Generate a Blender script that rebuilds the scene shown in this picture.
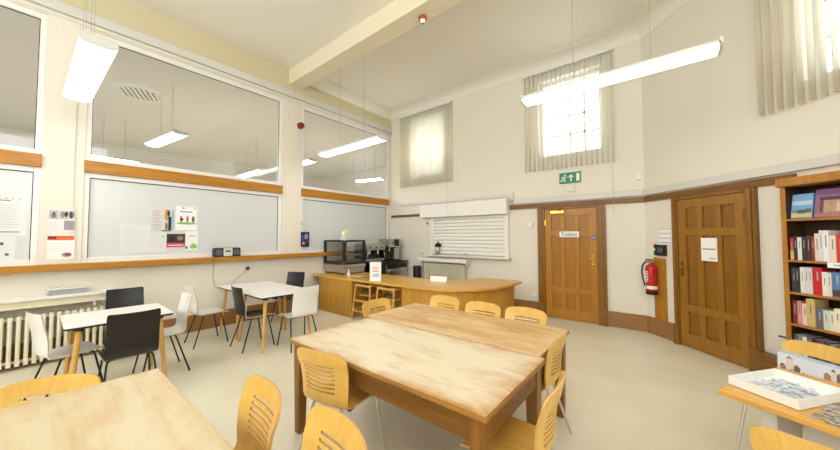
import bpy, bmesh, math, random
from mathutils import Vector, Matrix
random.seed(7)
PI = math.pi
R = math.radians
for o in list(bpy.data.objects):
    bpy.data.objects.remove(o)
SC = bpy.context.scene
COL = SC.collection

# ------------------------------------------------------------------ camera
cam_d = bpy.data.cameras.new('camera')
cam = bpy.data.objects.new('camera', cam_d)
COL.objects.link(cam)
cam_d.sensor_width = 36
cam_d.lens = 309.64 / 840 * 36
cam_d.clip_start = 0.02
cam.location = (6.137, -6.296, 1.55)
cam.rotation_euler = (R(90 + 2.159), R(0.07), R(38.896))
SC.camera = cam

# ------------------------------------------------------------------ world and exposure
w = bpy.data.worlds.new('sky')
SC.world = w
w.use_nodes = True
bg = w.node_tree.nodes['Background']
bg.inputs[0].default_value = (0.93, 0.96, 1.0, 1)
bg.inputs[1].default_value = 2.6
SC.view_settings.view_transform = 'Standard'
SC.view_settings.look = 'None'
SC.view_settings.exposure = 0.62
SC.view_settings.gamma = 1
LAMP = 8.0

# sky portals at the room's window openings: they only help the sky light find its way in
def portal(name, loc, rz, sx, sy):
    d = bpy.data.lights.new(name, 'AREA')
    d.shape = 'RECTANGLE'
    d.size = sx
    d.size_y = sy
    d.cycles.is_portal = True
    o = bpy.data.objects.new(name, d)
    COL.objects.link(o)
    o.location = loc
    o.rotation_euler = (R(90), 0, rz)
    return o
portal('sky_portal', (1.27, .29, 3.89), R(180) - R(180), 1.1, 1.54)
portal('sky_portal', (4.675, .29, 3.89), 0, 1.1, 1.54)
portal('sky_portal', (5.83 + .7071 * (2.54 + .29), -.7071 * (2.54 - .29), 3.91), R(-45), 1.12, 1.58)
# added fill lights at made-up openings in the unseen rear and right walls
def fill_light(loc, rz, power):
    d = bpy.data.lights.new('fill_light', 'AREA')
    d.shape = 'RECTANGLE'
    d.size = d.size_y = 2.2
    d.energy = power
    d.color = (.97, .99, 1)
    o = bpy.data.objects.new('fill_light', d)
    COL.objects.link(o)
    o.location = loc
    o.rotation_euler = (R(90), 0, rz)
fill_light((5.7, -9.79, 3.4), 0, 60)
fill_light((2.2, -9.79, 3.4), 0, 40)
fill_light((8.49, -5.97, 3.4), R(90), 30)

# ------------------------------------------------------------------ materials
def c(r, g, b):
    f = lambda v: (v / 255 / 12.92) if v / 255 <= .04045 else ((v / 255 + .055) / 1.055) ** 2.4
    return (f(r), f(g), f(b), 1)

def mat(name, col, rough=.5, metal=0, spec=.5, bump=0, bscale=60, var=0, vscale=4):
    m = bpy.data.materials.new(name)
    m.use_nodes = True
    nt = m.node_tree
    b = nt.nodes['Principled BSDF']
    b.inputs['Base Color'].default_value = col
    b.inputs['Roughness'].default_value = rough
    b.inputs['Metallic'].default_value = metal
    b.inputs['Specular IOR Level'].default_value = spec
    if bump or var:
        tc = nt.nodes.new('ShaderNodeTexCoord')
    if var:
        n = nt.nodes.new('ShaderNodeTexNoise')
        n.inputs['Scale'].default_value = vscale
        n.inputs['Detail'].default_value = 4
        nt.links.new(tc.outputs['Object'], n.inputs['Vector'])
        mx = nt.nodes.new('ShaderNodeMix')
        mx.data_type = 'RGBA'
        mx.inputs[6].default_value = col
        mx.inputs[7].default_value = tuple(x * (1 - var) for x in col[:3]) + (1,)
        nt.links.new(n.outputs['Fac'], mx.inputs[0])
        nt.links.new(mx.outputs[2], b.inputs['Base Color'])
    if bump:
        n2 = nt.nodes.new('ShaderNodeTexNoise')
        n2.inputs['Scale'].default_value = bscale
        nt.links.new(tc.outputs['Object'], n2.inputs['Vector'])
        bp = nt.nodes.new('ShaderNodeBump')
        bp.inputs['Strength'].default_value = bump
        bp.inputs['Distance'].default_value = .01
        nt.links.new(n2.outputs['Fac'], bp.inputs['Height'])
        nt.links.new(bp.outputs['Normal'], b.inputs['Normal'])
    return m

def ramp(nt, stops):
    r = nt.nodes.new('ShaderNodeValToRGB')
    e = r.color_ramp.elements
    e[0].position, e[0].color = stops[0]
    e[1].position, e[1].color = stops[-1]
    for p, k in stops[1:-1]:
        x = e.new(p)
        x.color = k
    return r

def wood(name, light, dark, axis='X', scale=1.0, rough=.4, spec=.4, coords='Object'):
    m = bpy.data.materials.new(name)
    m.use_nodes = True
    nt = m.node_tree
    b = nt.nodes['Principled BSDF']
    b.inputs['Roughness'].default_value = rough
    b.inputs['Specular IOR Level'].default_value = spec
    tc = nt.nodes.new('ShaderNodeTexCoord')
    mp = nt.nodes.new('ShaderNodeMapping')
    s = {'X': (1.2, 16, 16), 'Y': (16, 1.2, 16), 'Z': (16, 16, 1.2)}[axis]
    mp.inputs['Scale'].default_value = tuple(v * scale for v in s)
    n = nt.nodes.new('ShaderNodeTexNoise')
    n.inputs['Scale'].default_value = 2.2
    n.inputs['Detail'].default_value = 6
    n.inputs['Roughness'].default_value = .6
    n.inputs['Distortion'].default_value = .6
    r = ramp(nt, [(.3, dark), (.7, light)])
    L = nt.links.new
    L(tc.outputs[coords], mp.inputs['Vector'])
    L(mp.outputs['Vector'], n.inputs['Vector'])
    L(n.outputs['Fac'], r.inputs['Fac'])
    L(r.outputs['Color'], b.inputs['Base Color'])
    return m

def worn_top(name, bare, varnish, bias, plank_w, seed, edge_half=None, edge_amt=0.0, streak=.35, plank=.14, joint=.25):
    """old planked table top: varnish worn away to bare pale wood in patches"""
    m = bpy.data.materials.new(name)
    m.use_nodes = True
    nt = m.node_tree
    L = nt.links.new
    b = nt.nodes['Principled BSDF']
    b.inputs['Roughness'].default_value = .42
    b.inputs['Specular IOR Level'].default_value = .35
    tc = nt.nodes.new('ShaderNodeTexCoord')
    mp = nt.nodes.new('ShaderNodeMapping')
    mp.inputs['Scale'].default_value = (1.0, 3.2, 1)
    mp.inputs['Location'].default_value = (seed, seed * 2, 0)
    L(tc.outputs['Object'], mp.inputs['Vector'])
    n = nt.nodes.new('ShaderNodeTexNoise')
    n.inputs['Scale'].default_value = 2.4
    n.inputs['Detail'].default_value = 7
    n.inputs['Roughness'].default_value = .65
    n.inputs['Distortion'].default_value = .5
    L(mp.outputs['Vector'], n.inputs['Vector'])
    mp2 = nt.nodes.new('ShaderNodeMapping')
    mp2.inputs['Scale'].default_value = (1.5, 40, 1)
    mp2.inputs['Location'].default_value = (seed * 3, seed, 0)
    L(tc.outputs['Object'], mp2.inputs['Vector'])
    g = nt.nodes.new('ShaderNodeTexNoise')
    g.inputs['Scale'].default_value = 2
    g.inputs['Detail'].default_value = 5
    L(mp2.outputs['Vector'], g.inputs['Vector'])
    # plank number picks a slight tone for each board
    sx = nt.nodes.new('ShaderNodeSeparateXYZ')
    L(tc.outputs['Object'], sx.inputs[0])
    dv = nt.nodes.new('ShaderNodeMath'); dv.operation = 'DIVIDE'; dv.inputs[1].default_value = plank_w
    L(sx.outputs['Y'], dv.inputs[0])
    fl = nt.nodes.new('ShaderNodeMath'); fl.operation = 'FLOOR'
    L(dv.outputs[0], fl.inputs[0])
    wn = nt.nodes.new('ShaderNodeTexWhiteNoise'); wn.noise_dimensions = '1D'
    ad = nt.nodes.new('ShaderNodeMath'); ad.inputs[1].default_value = seed + .37
    L(fl.outputs[0], ad.inputs[0])
    L(ad.outputs[0], wn.inputs['W'])
    # total wear factor
    def ma(op, a, bb):
        q = nt.nodes.new('ShaderNodeMath'); q.operation = op
        for i, v in enumerate((a, bb)):
            if isinstance(v, (int, float)):
                q.inputs[i].default_value = v
            else:
                L(v, q.inputs[i])
        return q.outputs[0]
    t = ma('ADD', n.outputs['Fac'], ma('MULTIPLY', ma('SUBTRACT', wn.outputs['Value'], .5), plank))
    t = ma('ADD', t, ma('MULTIPLY', ma('SUBTRACT', g.outputs['Fac'], .5), streak))
    t = ma('ADD', t, bias)
    if edge_half:
        hx, hy = edge_half
        ex = ma('POWER', ma('DIVIDE', ma('ABSOLUTE', sx.outputs['X'], 0), hx), 8)
        ey = ma('POWER', ma('DIVIDE', ma('ABSOLUTE', sx.outputs['Y'], 0), hy), 8)
        t = ma('ADD', t, ma('MULTIPLY', ma('MAXIMUM', ex, ey), edge_amt))
    r = ramp(nt, [(.38, bare), (.58, tuple((bare[i] + varnish[i]) / 2 for i in range(3)) + (1,)), (.80, varnish)])
    L(t, r.inputs['Fac'])
    # dark joint line between boards
    fr = ma('FRACT', dv.outputs[0], 0)
    jl = ma('LESS_THAN', fr, .012)
    mx = nt.nodes.new('ShaderNodeMix'); mx.data_type = 'RGBA'
    L(ma('MULTIPLY', jl, joint), mx.inputs[0])
    L(r.outputs['Color'], mx.inputs[6])
    mx.inputs[7].default_value = c(140, 95, 45)
    L(mx.outputs[2], b.inputs['Base Color'])
    return m

def emit(name, col, s):
    m = bpy.data.materials.new(name)
    m.use_nodes = True
    nt = m.node_tree
    nt.nodes.remove(nt.nodes['Principled BSDF'])
    e = nt.nodes.new('ShaderNodeEmission')
    e.inputs[0].default_value = col
    e.inputs[1].default_value = s
    nt.links.new(e.outputs[0], nt.nodes['Material Output'].inputs[0])
    return m

def glass(name, tint=(1, 1, 1, 1), refl=1.0, rough=0.02):
    m = bpy.data.materials.new(name)
    m.use_nodes = True
    nt = m.node_tree
    nt.nodes.remove(nt.nodes['Principled BSDF'])
    t = nt.nodes.new('ShaderNodeBsdfTransparent')
    t.inputs[0].default_value = tint
    g = nt.nodes.new('ShaderNodeBsdfGlossy')
    g.inputs['Roughness'].default_value = rough
    f = nt.nodes.new('ShaderNodeLayerWeight')
    f.inputs[0].default_value = .5
    pw = nt.nodes.new('ShaderNodeMath'); pw.operation = 'POWER'; pw.inputs[1].default_value = 5
    ml = nt.nodes.new('ShaderNodeMath'); ml.operation = 'MULTIPLY_ADD'
    ml.inputs[1].default_value = .96 * refl
    ml.inputs[2].default_value = .04 * refl
    mx = nt.nodes.new('ShaderNodeMixShader')
    L = nt.links.new
    L(f.outputs['Facing'], pw.inputs[0]); L(pw.outputs[0], ml.inputs[0]); L(ml.outputs[0], mx.inputs[0])
    L(t.outputs[0], mx.inputs[1]); L(g.outputs[0], mx.inputs[2])
    L(mx.outputs[0], nt.nodes['Material Output'].inputs[0])
    return m

def fabric_slat(name, col, tl):
    m = bpy.data.materials.new(name)
    m.use_nodes = True
    nt = m.node_tree
    nt.nodes.remove(nt.nodes['Principled BSDF'])
    d = nt.nodes.new('ShaderNodeBsdfDiffuse'); d.inputs[0].default_value = col
    t = nt.nodes.new('ShaderNodeBsdfTranslucent'); t.inputs[0].default_value = col
    mx = nt.nodes.new('ShaderNodeMixShader'); mx.inputs[0].default_value = tl
    L = nt.links.new
    tr = nt.nodes.new('ShaderNodeBsdfTransparent')
    m2 = nt.nodes.new('ShaderNodeMixShader'); m2.inputs[0].default_value = .22
    L(d.outputs[0], mx.inputs[1]); L(t.outputs[0], mx.inputs[2])
    L(mx.outputs[0], m2.inputs[1]); L(tr.outputs[0], m2.inputs[2])
    L(m2.outputs[0], nt.nodes['Material Output'].inputs[0])
    return m

def floor_mat():
    m = bpy.data.materials.new('vinyl_floor')
    m.use_nodes = True
    nt = m.node_tree
    L = nt.links.new
    b = nt.nodes['Principled BSDF']
    b.inputs['Roughness'].default_value = .38
    b.inputs['Specular IOR Level'].default_value = .4
    tc = nt.nodes.new('ShaderNodeTexCoord')
    n = nt.nodes.new('ShaderNodeTexNoise'); n.inputs['Scale'].default_value = 1.3; n.inputs['Detail'].default_value = 5
    n2 = nt.nodes.new('ShaderNodeTexNoise'); n2.inputs['Scale'].default_value = 60; n2.inputs['Detail'].default_value = 3
    L(tc.outputs['Object'], n.inputs['Vector']); L(tc.outputs['Object'], n2.inputs['Vector'])
    ad = nt.nodes.new('ShaderNodeMath'); ad.operation = 'MULTIPLY_ADD'; ad.inputs[1].default_value = .35
    L(n2.outputs['Fac'], ad.inputs[0]); L(n.outputs['Fac'], ad.inputs[2])
    r = ramp(nt, [(.45, c(236, 229, 206)), (.85, c(223, 215, 190))])
    L(ad.outputs[0], r.inputs['Fac'])
    # welded sheet seams every two metres
    sx = nt.nodes.new('ShaderNodeSeparateXYZ'); L(tc.outputs['Object'], sx.inputs[0])
    fr = nt.nodes.new('ShaderNodeMath'); fr.operation = 'PINGPONG'; fr.inputs[1].default_value = 1.0
    L(sx.outputs['Y'], fr.inputs[0])
    lt = nt.nodes.new('ShaderNodeMath'); lt.operation = 'LESS_THAN'; lt.inputs[1].default_value = .004
    L(fr.outputs[0], lt.inputs[0])
    mu = nt.nodes.new('ShaderNodeMath'); mu.operation = 'MULTIPLY'; mu.inputs[1].default_value = .35
    L(lt.outputs[0], mu.inputs[0])
    mx = nt.nodes.new('ShaderNodeMix'); mx.data_type = 'RGBA'
    L(mu.outputs[0], mx.inputs[0]); L(r.outputs['Color'], mx.inputs[6]); mx.inputs[7].default_value = c(150, 140, 120)
    L(mx.outputs[2], b.inputs['Base Color'])
    return m

M = dict(
    wall=mat('cream_paint', c(231, 225, 210), .7, bump=.05, bscale=90),
    ceil=mat('ceiling_paint', c(240, 236, 224), .75, var=.04, vscale=1),
    beam=mat('beam_paint', c(230, 221, 194), .7),
    frieze=mat('frieze_paint', c(212, 202, 166), .7),
    white=mat('white_gloss_paint', c(236, 235, 230), .35),
    wplastic=mat('white_plastic', c(236, 236, 232), .4),
    shutter=mat('shutter_white', c(238, 236, 228), .45),
    wire=mat('wire', c(168, 164, 152), .5),
    grey=mat('grey_cable_trunking', c(214, 212, 204), .5),
    floor=floor_mat(),
    skirt=wood('brown_skirting', c(160, 118, 72), c(144, 102, 58), 'X', .6, .4),
    oak=wood('oak_trim', c(188, 134, 48), c(158, 106, 34), 'X', .8, .35),
    oakY=wood('oak_rail', c(192, 134, 42), c(164, 106, 28), 'Y', .8, .35),
    dark=wood('dark_rail', c(134, 92, 38), c(108, 72, 28), 'X', .8, .4),
    door=wood('door_oak', c(186, 132, 46), c(164, 110, 34), 'Z', .8, .33),
    doorp=wood('door_panel_oak', c(178, 122, 42), c(154, 100, 30), 'Z', .8, .33),
    door2=wood('dark_door_oak', c(164, 116, 42), c(138, 92, 28), 'Z', .8, .33),
    doorp2=wood('dark_door_panel_oak', c(152, 104, 38), c(126, 82, 26), 'Z', .8, .33),
    frame=wood('door_frame_oak', c(150, 104, 38), c(122, 80, 26), 'Z', .8, .35),
    beech=wood('beech_ply', c(236, 194, 104), c(222, 174, 82), 'Z', .8, .33),
    beechX=wood('beech_ply_flat', c(228, 184, 92), c(210, 160, 72), 'Y', .8, .33),
    plyw=mat('pale_ply_edge', c(206, 190, 158), .5),
    ply=mat('ply_edge', c(206, 160, 92), .5),
    leg=wood('beech_leg', c(226, 180, 104), c(206, 156, 80), 'Z', 1, .4),
    bench=wood('counter_oak', c(206, 156, 68), c(184, 132, 48), 'Z', .7, .35),
    benchtop=wood('counter_top_oak', c(224, 174, 86), c(206, 152, 64), 'X', .7, .28),
    table=wood('table_oak', c(138, 94, 36), c(106, 68, 22), 'X', .8, .4),
    tableleg=wood('table_leg_oak', c(150, 104, 42), c(116, 74, 26), 'Z', .8, .4),
    tabled=wood('table_edge_oak', c(170, 122, 56), c(136, 90, 36), 'X', .8, .4),
    case=wood('bookcase_oak', c(190, 134, 56), c(160, 104, 38), 'Z', .8, .4),
    caseshade=wood('bookcase_oak_shaded', c(74, 52, 30), c(56, 38, 22), 'Z', .8, .5),  # shade inside the bookcase put into a darker tone of its oak
    chrome=mat('chrome', c(215, 215, 215), .12, 1),
    steel=mat('brushed_steel', c(190, 188, 182), .3, 1),
    brass=mat('brass', c(214, 170, 74), .22, 1),
    black=mat('black_plastic', c(24, 24, 25), .4),
    blackm=mat('black_metal', c(26, 25, 24), .35, .3),
    shellw=mat('white_laminate', c(240, 239, 235), .3),
    shellb=mat('black_brown_laminate', c(29, 22, 19), .35),
    shellk=mat('charcoal_laminate', c(27, 27, 29), .4),
    topw=mat('white_table_laminate', c(242, 242, 240), .28),
    rad=mat('radiator_cream', c(238, 230, 204), .4),
    radw=mat('radiator_white', c(230, 222, 196), .4),
    frost=mat('frosted_film', c(214, 218, 218), .25, 0, .5),
    paper=mat('paper', c(244, 244, 240), .6),
    paperg=mat('grey_paper', c(222, 225, 224), .6),
    ink=mat('ink', c(90, 90, 96), .7),
    inkl=mat('light_ink', c(168, 170, 174), .7),
    faint=mat('faint_print', c(202, 204, 206), .7),
    film=mat('sheet_behind_film', c(224, 227, 226), .5),
    red=mat('red_paint', c(190, 20, 24), .25),
    dred=mat('dark_red', c(120, 18, 20), .35),
    green=mat('exit_green', c(20, 130, 90), .4),
    blue=mat('blue', c(40, 80, 160), .4),
    spine=mat('spine_print', c(130, 126, 126), .5),
    detred=mat('detector_red', c(176, 84, 44), .4),
    orange=mat('orange_print', c(232, 100, 60), .5),
    glass=glass('partition_glass', (.92, .92, .92, 1), 1.0),
    cleargl=glass('clear_glass', (.97, .98, .98, 1), .8),
    slat=fabric_slat('blind_fabric', c(251, 248, 236), .6),
    lamp=emit('lamp_diffuser', (1, .985, .94, 1), LAMP),
    lamp2=emit('next_room_lamp', (1, .985, .96, 1), 48.0),
    nwall=mat('next_room_paint', c(229, 227, 222), .8),
    card=mat('white_card', c(238, 238, 232), .6),
    tray=mat('tray_card', c(206, 200, 186), .6),
)

# ------------------------------------------------------------------ mesh helpers
class MB:
    def __init__(s):
        s.v, s.f, s.mi = [], [], []

    def add(s, vs, fs, m=0, T=None):
        o = len(s.v)
        for p in vs:
            p = Vector(p)
            s.v.append(T @ p if T else p)
        for f in fs:
            s.f.append([i + o for i in f])
            s.mi.append(m)
        return s

    def box(s, x0, x1, y0, y1, z0, z1, m=0, T=None):
        vs = [(x0, y0, z0), (x1, y0, z0), (x1, y1, z0), (x0, y1, z0), (x0, y0, z1), (x1, y0, z1), (x1, y1, z1), (x0, y1, z1)]
        return s.add(vs, [(0, 3, 2, 1), (4, 5, 6, 7), (0, 1, 5, 4), (1, 2, 6, 5), (2, 3, 7, 6), (3, 0, 4, 7)], m, T)

    def prism(s, poly, z0, z1, m=0, T=None):
        n = len(poly)
        a = sum(poly[i][0] * poly[(i + 1) % n][1] - poly[(i + 1) % n][0] * poly[i][1] for i in range(n))
        if a < 0:
            poly = poly[::-1]
        vs = [(x, y, z0) for x, y in poly] + [(x, y, z1) for x, y in poly]
        fs = [tuple(range(n))[::-1], tuple(range(n, 2 * n))] + [(i, (i + 1) % n, n + (i + 1) % n, n + i) for i in range(n)]
        return s.add(vs, fs, m, T)

    def tube(s, pts, r, n=8, m=0, T=None, closed=False):
        pts = [Vector(p) for p in pts]
        rr = r if isinstance(r, (list, tuple)) else [r] * len(pts)
        vs, fs = [], []
        up = None
        K = len(pts)
        for i, p in enumerate(pts):
            if closed:
                d = pts[(i + 1) % K] - pts[i - 1]
            else:
                d = pts[min(i + 1, K - 1)] - pts[max(i - 1, 0)]
            d.normalize()
            if up is None:
                up = Vector((0, 0, 1)) if abs(d.z) < .9 else Vector((0, 1, 0))
            a = d.cross(up).normalized()
            b = a.cross(d).normalized()
            up = b
            for k in range(n):
                t = 2 * PI * k / n
                vs.append(p + (a * math.cos(t) + b * math.sin(t)) * rr[i])
        for i in range(K if closed else K - 1):
            j = (i + 1) % K
            for k in range(n):
                fs.append((i * n + k, i * n + (k + 1) % n, j * n + (k + 1) % n, j * n + k))
        if not closed:
            fs.append(tuple(range(n))[::-1])
            fs.append(tuple(range((K - 1) * n, K * n)))
        return s.add(vs, fs, m, T)

    def lathe(s, prof, n=16, m=0, T=None):
        """prof: (r, z) from bottom to top"""
        vs, fs = [], []
        for r, z in prof:
            for k in range(n):
                t = 2 * PI * k / n
                vs.append((max(r, 1e-4) * math.cos(t), max(r, 1e-4) * math.sin(t), z))
        K = len(prof)
        for i in range(K - 1):
            for k in range(n):
                fs.append((i * n + k, i * n + (k + 1) % n, (i + 1) * n + (k + 1) % n, (i + 1) * n + k))
        fs.append(tuple(range(n))[::-1])
        fs.append(tuple(range((K - 1) * n, K * n)))
        return s.add(vs, fs, m, T)

    def sheet(s, P, us, vs_, th, hole=None, m=0, me=1):
        """thick curved sheet: P(u, v) -> point, holes cut out by hole(i, j)"""
        nu, nv = len(us), len(vs_)
        V = {}
        e = 1e-3
        front, back = [], []
        for j, v in enumerate(vs_):
            for i, u in enumerate(us):
                p = Vector(P(u, v))
                du = Vector(P(min(u + e, 1), v)) - Vector(P(max(u - e, 0), v))
                dv = Vector(P(u, min(v + e, 1))) - Vector(P(u, max(v - e, 0)))
                nn = du.cross(dv)
                nn = nn.normalized() if nn.length > 1e-12 else Vector((0, 0, 1))
                front.append(p + nn * th / 2)
                back.append(p - nn * th / 2)
        N = nu * nv
        solid = lambda i, j: 0 <= i < nu - 1 and 0 <= j < nv - 1 and not (hole and hole(i, j))
        fs, fe = [], []
        for j in range(nv - 1):
            for i in range(nu - 1):
                if not solid(i, j):
                    continue
                a, b, cc, d = j * nu + i, j * nu + i + 1, (j + 1) * nu + i + 1, (j + 1) * nu + i
                fs.append((a, b, cc, d))
                fs.append((N + a, N + d, N + cc, N + b))
                if not solid(i, j - 1): fe.append((a, N + a, N + b, b))
                if not solid(i, j + 1): fe.append((d, cc, N + cc, N + d))
                if not solid(i - 1, j): fe.append((a, d, N + d, N + a))
                if not solid(i + 1, j): fe.append((b, N + b, N + cc, cc))
        o = len(s.v)
        s.v += front + back
        for f in fs:
            s.f.append([q + o for q in f]); s.mi.append(m)
        for f in fe:
            s.f.append([q + o for q in f]); s.mi.append(me)
        return s

    def build(s, name, mats, parent=None, loc=(0, 0, 0), rot=(0, 0, 0), smooth=False, bevel=0, seg=2):
        me = bpy.data.meshes.new(name)
        me.from_pydata([tuple(p) for p in s.v], [], s.f)
        if not isinstance(mats, (list, tuple)):
            mats = [mats]
        for m in mats:
            me.materials.append(m)
        for p, k in zip(me.polygons, s.mi):
            p.material_index = min(k, len(mats) - 1)
        bm = bmesh.new()
        bm.from_mesh(me)
        used = [v for v in bm.verts if not v.link_faces]
        bmesh.ops.delete(bm, geom=used, context='VERTS')
        bmesh.ops.recalc_face_normals(bm, faces=bm.faces)
        if bevel:
            ed = [e for e in bm.edges if len(e.link_faces) == 2 and e.calc_face_angle(0) > .6]
            bmesh.ops.bevel(bm, geom=ed, offset=bevel, segments=seg, affect='EDGES', profile=.6, clamp_overlap=True)
        bm.to_mesh(me)
        bm.free()
        if smooth:
            for p in me.polygons:
                p.use_smooth = True
            try:
                me.set_sharp_from_angle(angle=R(40))
            except Exception:
                pass
        o = bpy.data.objects.new(name, me)
        COL.objects.link(o)
        o.parent = parent
        o.location = loc
        o.rotation_euler = rot
        return o

def thing(name, label, cat, loc=(0, 0, 0), rz=0, group=None):
    o = bpy.data.objects.new(name, None)
    o.empty_display_size = .1
    COL.objects.link(o)
    o.location = loc
    o.rotation_euler = (0, 0, rz)
    o['label'] = label
    o['category'] = cat
    if group:
        o['group'] = group
    return o

def tag(o, label, cat, group=None):
    o['label'] = label
    o['category'] = cat
    if group:
        o['group'] = group
    return o

def struct(o):
    o['kind'] = 'structure'
    return o

def sroot(name, loc=(0, 0, 0), rz=0):
    o = bpy.data.objects.new(name, None)
    COL.objects.link(o)
    o.location = loc
    o.rotation_euler = (0, 0, rz)
    return struct(o)

def dup(root, loc, rz, label, group=None):
    r = root.copy()
    COL.objects.link(r)
    r.location = loc
    r.rotation_euler = (0, 0, rz)
    r['label'] = label
    if group:
        r['group'] = group
    for ch in list(root.children):
        k = ch.copy()
        COL.objects.link(k)
        k.parent = r
        for g in list(ch.children):
            d = g.copy()
            COL.objects.link(d)
            d.parent = k
    return r

def B(x0, x1, y0, y1, z0, z1):
    return MB().box(x0, x1, y0, y1, z0, z1)

def text(body, size, name, m, parent, loc, rot, depth=.001, align='CENTER'):
    cu = bpy.data.curves.new(name, 'FONT')
    cu.body = body
    cu.size = size
    cu.extrude = depth
    cu.align_x = align
    cu.align_y = 'CENTER'
    t = bpy.data.objects.new(name + '_curve', cu)
    COL.objects.link(t)
    bpy.context.view_layer.update()
    me = bpy.data.meshes.new_from_object(t.evaluated_get(bpy.context.evaluated_depsgraph_get()))
    bpy.data.objects.remove(t)
    me.name = name
    me.materials.clear()
    me.materials.append(m)
    o = bpy.data.objects.new(name, me)
    COL.objects.link(o)
    o.parent = parent
    o.location = loc
    o.rotation_euler = rot
    return o

ZC = 5.05            # ceiling height
S2 = math.sqrt(.5)
BX = 5.83            # far wall meets the angled wall here
def cpt(s, d=0, z=0):
    """point on the angled wall: s along it from its corner, d out into the room"""
    return (BX + S2 * s - S2 * d, -S2 * s - S2 * d, z)
RC = R(-45)
XR = 8.2             # right wall
SEND = (XR - BX) / S2
YR = -9.5            # rear wall

# ------------------------------------------------------------------ room shell
poly = [(-.2, .3), (BX + .13, .3), (XR + .3, -(XR - BX) + .12), (XR + .3, YR - .3), (-.2, YR - .3)]
struct(MB().prism(poly, -.1, 0).build('floor', M['floor']))
struct(MB().prism(poly, ZC, ZC + .12).build('ceiling', M['ceil']))

# left wall with three glazed bays to the next room (rests at x = 0)
bays = [(-9.4, -6.28), (-5.91, -3.174), (-2.747, -.095)]
mb = MB()
mb.box(-.15, 0, YR, 0, 0, 1.2)
mb.box(-.15, 0, YR, 0, 4.40, ZC)
for y0, y1 in [(YR, -9.4), (-6.28, -5.91), (-3.174, -2.747), (-.095, 0)]:
    mb.box(-.15, 0, y0, y1, 1.2, 4.40)
struct(mb.build('wall_left', M['wall']))
# frieze band and trunking over the glazing
struct(B(.0, .012, YR, 0, 4.62, ZC - .001).build('trim_1', M['frieze']))
struct(B(.0, .05, YR, -.0, 4.48, 4.61).build('trim_2', M['grey'], bevel=.006))
struct(B(.0, .03, YR, 0, 4.42, 4.45).build('trim_3', M['wall'], bevel=.006))
# oak sill running below the glazing
struct(B(.0, .13, YR, -.02, 1.125, 1.205).build('trim_4', M['oakY'], bevel=.006))
# moulded strips on the piers
for k, (y0, y1) in enumerate([(-6.28, -5.91), (-3.174, -2.747)]):
    struct(B(0, .012, y0 + .09, y1 - .09, 1.206, 4.42).build('trim_%d' % (5 + k), M['wall'], bevel=.004))

for k, (y0, y1) in enumerate(bays):
    r = sroot('window_%d' % (k + 1), (0, (y0 + y1) / 2, 1.2))
    h = (y1 - y0) / 2
    fr = MB()
    fw = .055
    x0, x1 = -.10, -.015
    for a, b_ in ((-h, -h + fw), (h - fw, h)):
        fr.box(x0, x1, a, b_, 0, 3.2)
    for z0, z1 in ((0, .07), (1.165, 1.235), (1.38, 1.455), (3.13, 3.2)):
        fr.box(x0, x1, -h + fw, h - fw, z0, z1)
    fr.build('frame', M['white'], r, bevel=.006)
    gk = MB()
    gx = -.048
    for z0, z1 in ((.07, 1.165), (1.455, 3.13)):
        gk.box(gx, gx + .004, -h + fw, -h + fw + .008, z0, z1)
        gk.box(gx, gx + .004, h - fw - .008, h - fw, z0, z1)
        gk.box(gx, gx + .004, -h + fw, h - fw, z1 - .010, z1)
    gk.build('gasket', M['black'], r)
    B(-.06, -.05, -h + fw, h - fw, .07, 1.165).build('frosted_pane', M['frost'], r)
    B(-.058, -.052, -h + fw, h - fw, 1.455, 3.13).build('clear_pane', M['glass'], r)
    B(-.10, .03, -h - .004, h + .004, 1.228, 1.39).build('oak_rail', M['oakY'], r, bevel=.005)

# the next room beyond the glazing
nr = MB()
nr.box(-7.2, -.15, -10, 2.5, 4.4, 4.5)
struct(nr.build('ceiling_beyond', M['nwall']))
struct(B(-7.2, -.15, -10, 2.5, -.1, 0).build('floor_beyond', M['floor']))
struct(B(-7.3, -7.2, -10, 2.5, 0, 4.4).build('wall_beyond', M['nwall']))
struct(B(-7.2, -.15, -10.1, -10, 0, 4.4).build('wall_beyond_left', M['nwall']))
struct(B(-7.2, -.0, 2.5, 2.6, 0, 4.4).build('wall_beyond_right', M['nwall']))
struct(B(-.15, 0, .3, 2.6, 0, 4.4).build('wall_beyond_near', M['nwall']))

# far wall (y = 0) with two window openings
def wall_with_openings(name, x0, x1, th, ops, z1, m, loc=(0, 0, 0), rz=0):
    """wall along local x, room side at y = 0, thickness behind; ops: (xa, xb, za, zb)"""
    mb = MB()
    x = x0
    for a, b_, za, zb in sorted(ops):
        if a > x:
            mb.box(x, a, 0, th, 0, z1)
        if za > 0:
            mb.box(a, b_, 0, th, 0, za)
        if zb < z1:
            mb.box(a, b_, 0, th, zb, z1)
        x = b_
    if x < x1:
        mb.box(x, x1, 0, th, 0, z1)
    return struct(mb.build(name, m, None, loc, (0, 0, rz)))

WA = (.72, 1.82, 3.12, 4.66)
WB = (4.115, 5.235, 3.12, 4.66)
WC = (1.98, 3.10, 3.12, 4.70)
wall_with_openings('wall_far', -.15, BX + .12, .3, [WA, WB], ZC, M['wall'])
wall_with_openings('wall_angled', 0, SEND + .12, .3, [WC], ZC, M['wall'], (BX, 0, 0), RC)
wall_with_openings('wall_right', 0, -(YR) - (XR - BX) + .0, .3, [(2.5, 4.7, 2.3, 4.5)], ZC, M['wall'], (XR, -(XR - BX), 0), R(-90))  # unseen opening, added to let the fill light in
wall_with_openings('wall_rear', 0, XR + .15, .3, [(1.4, 3.6, 2.3, 4.5), (4.9, 7.1, 2.3, 4.5)], ZC, M['wall'], (XR, YR, 0), R(180))  # two more openings out of view, made up for the fill lights

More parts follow.
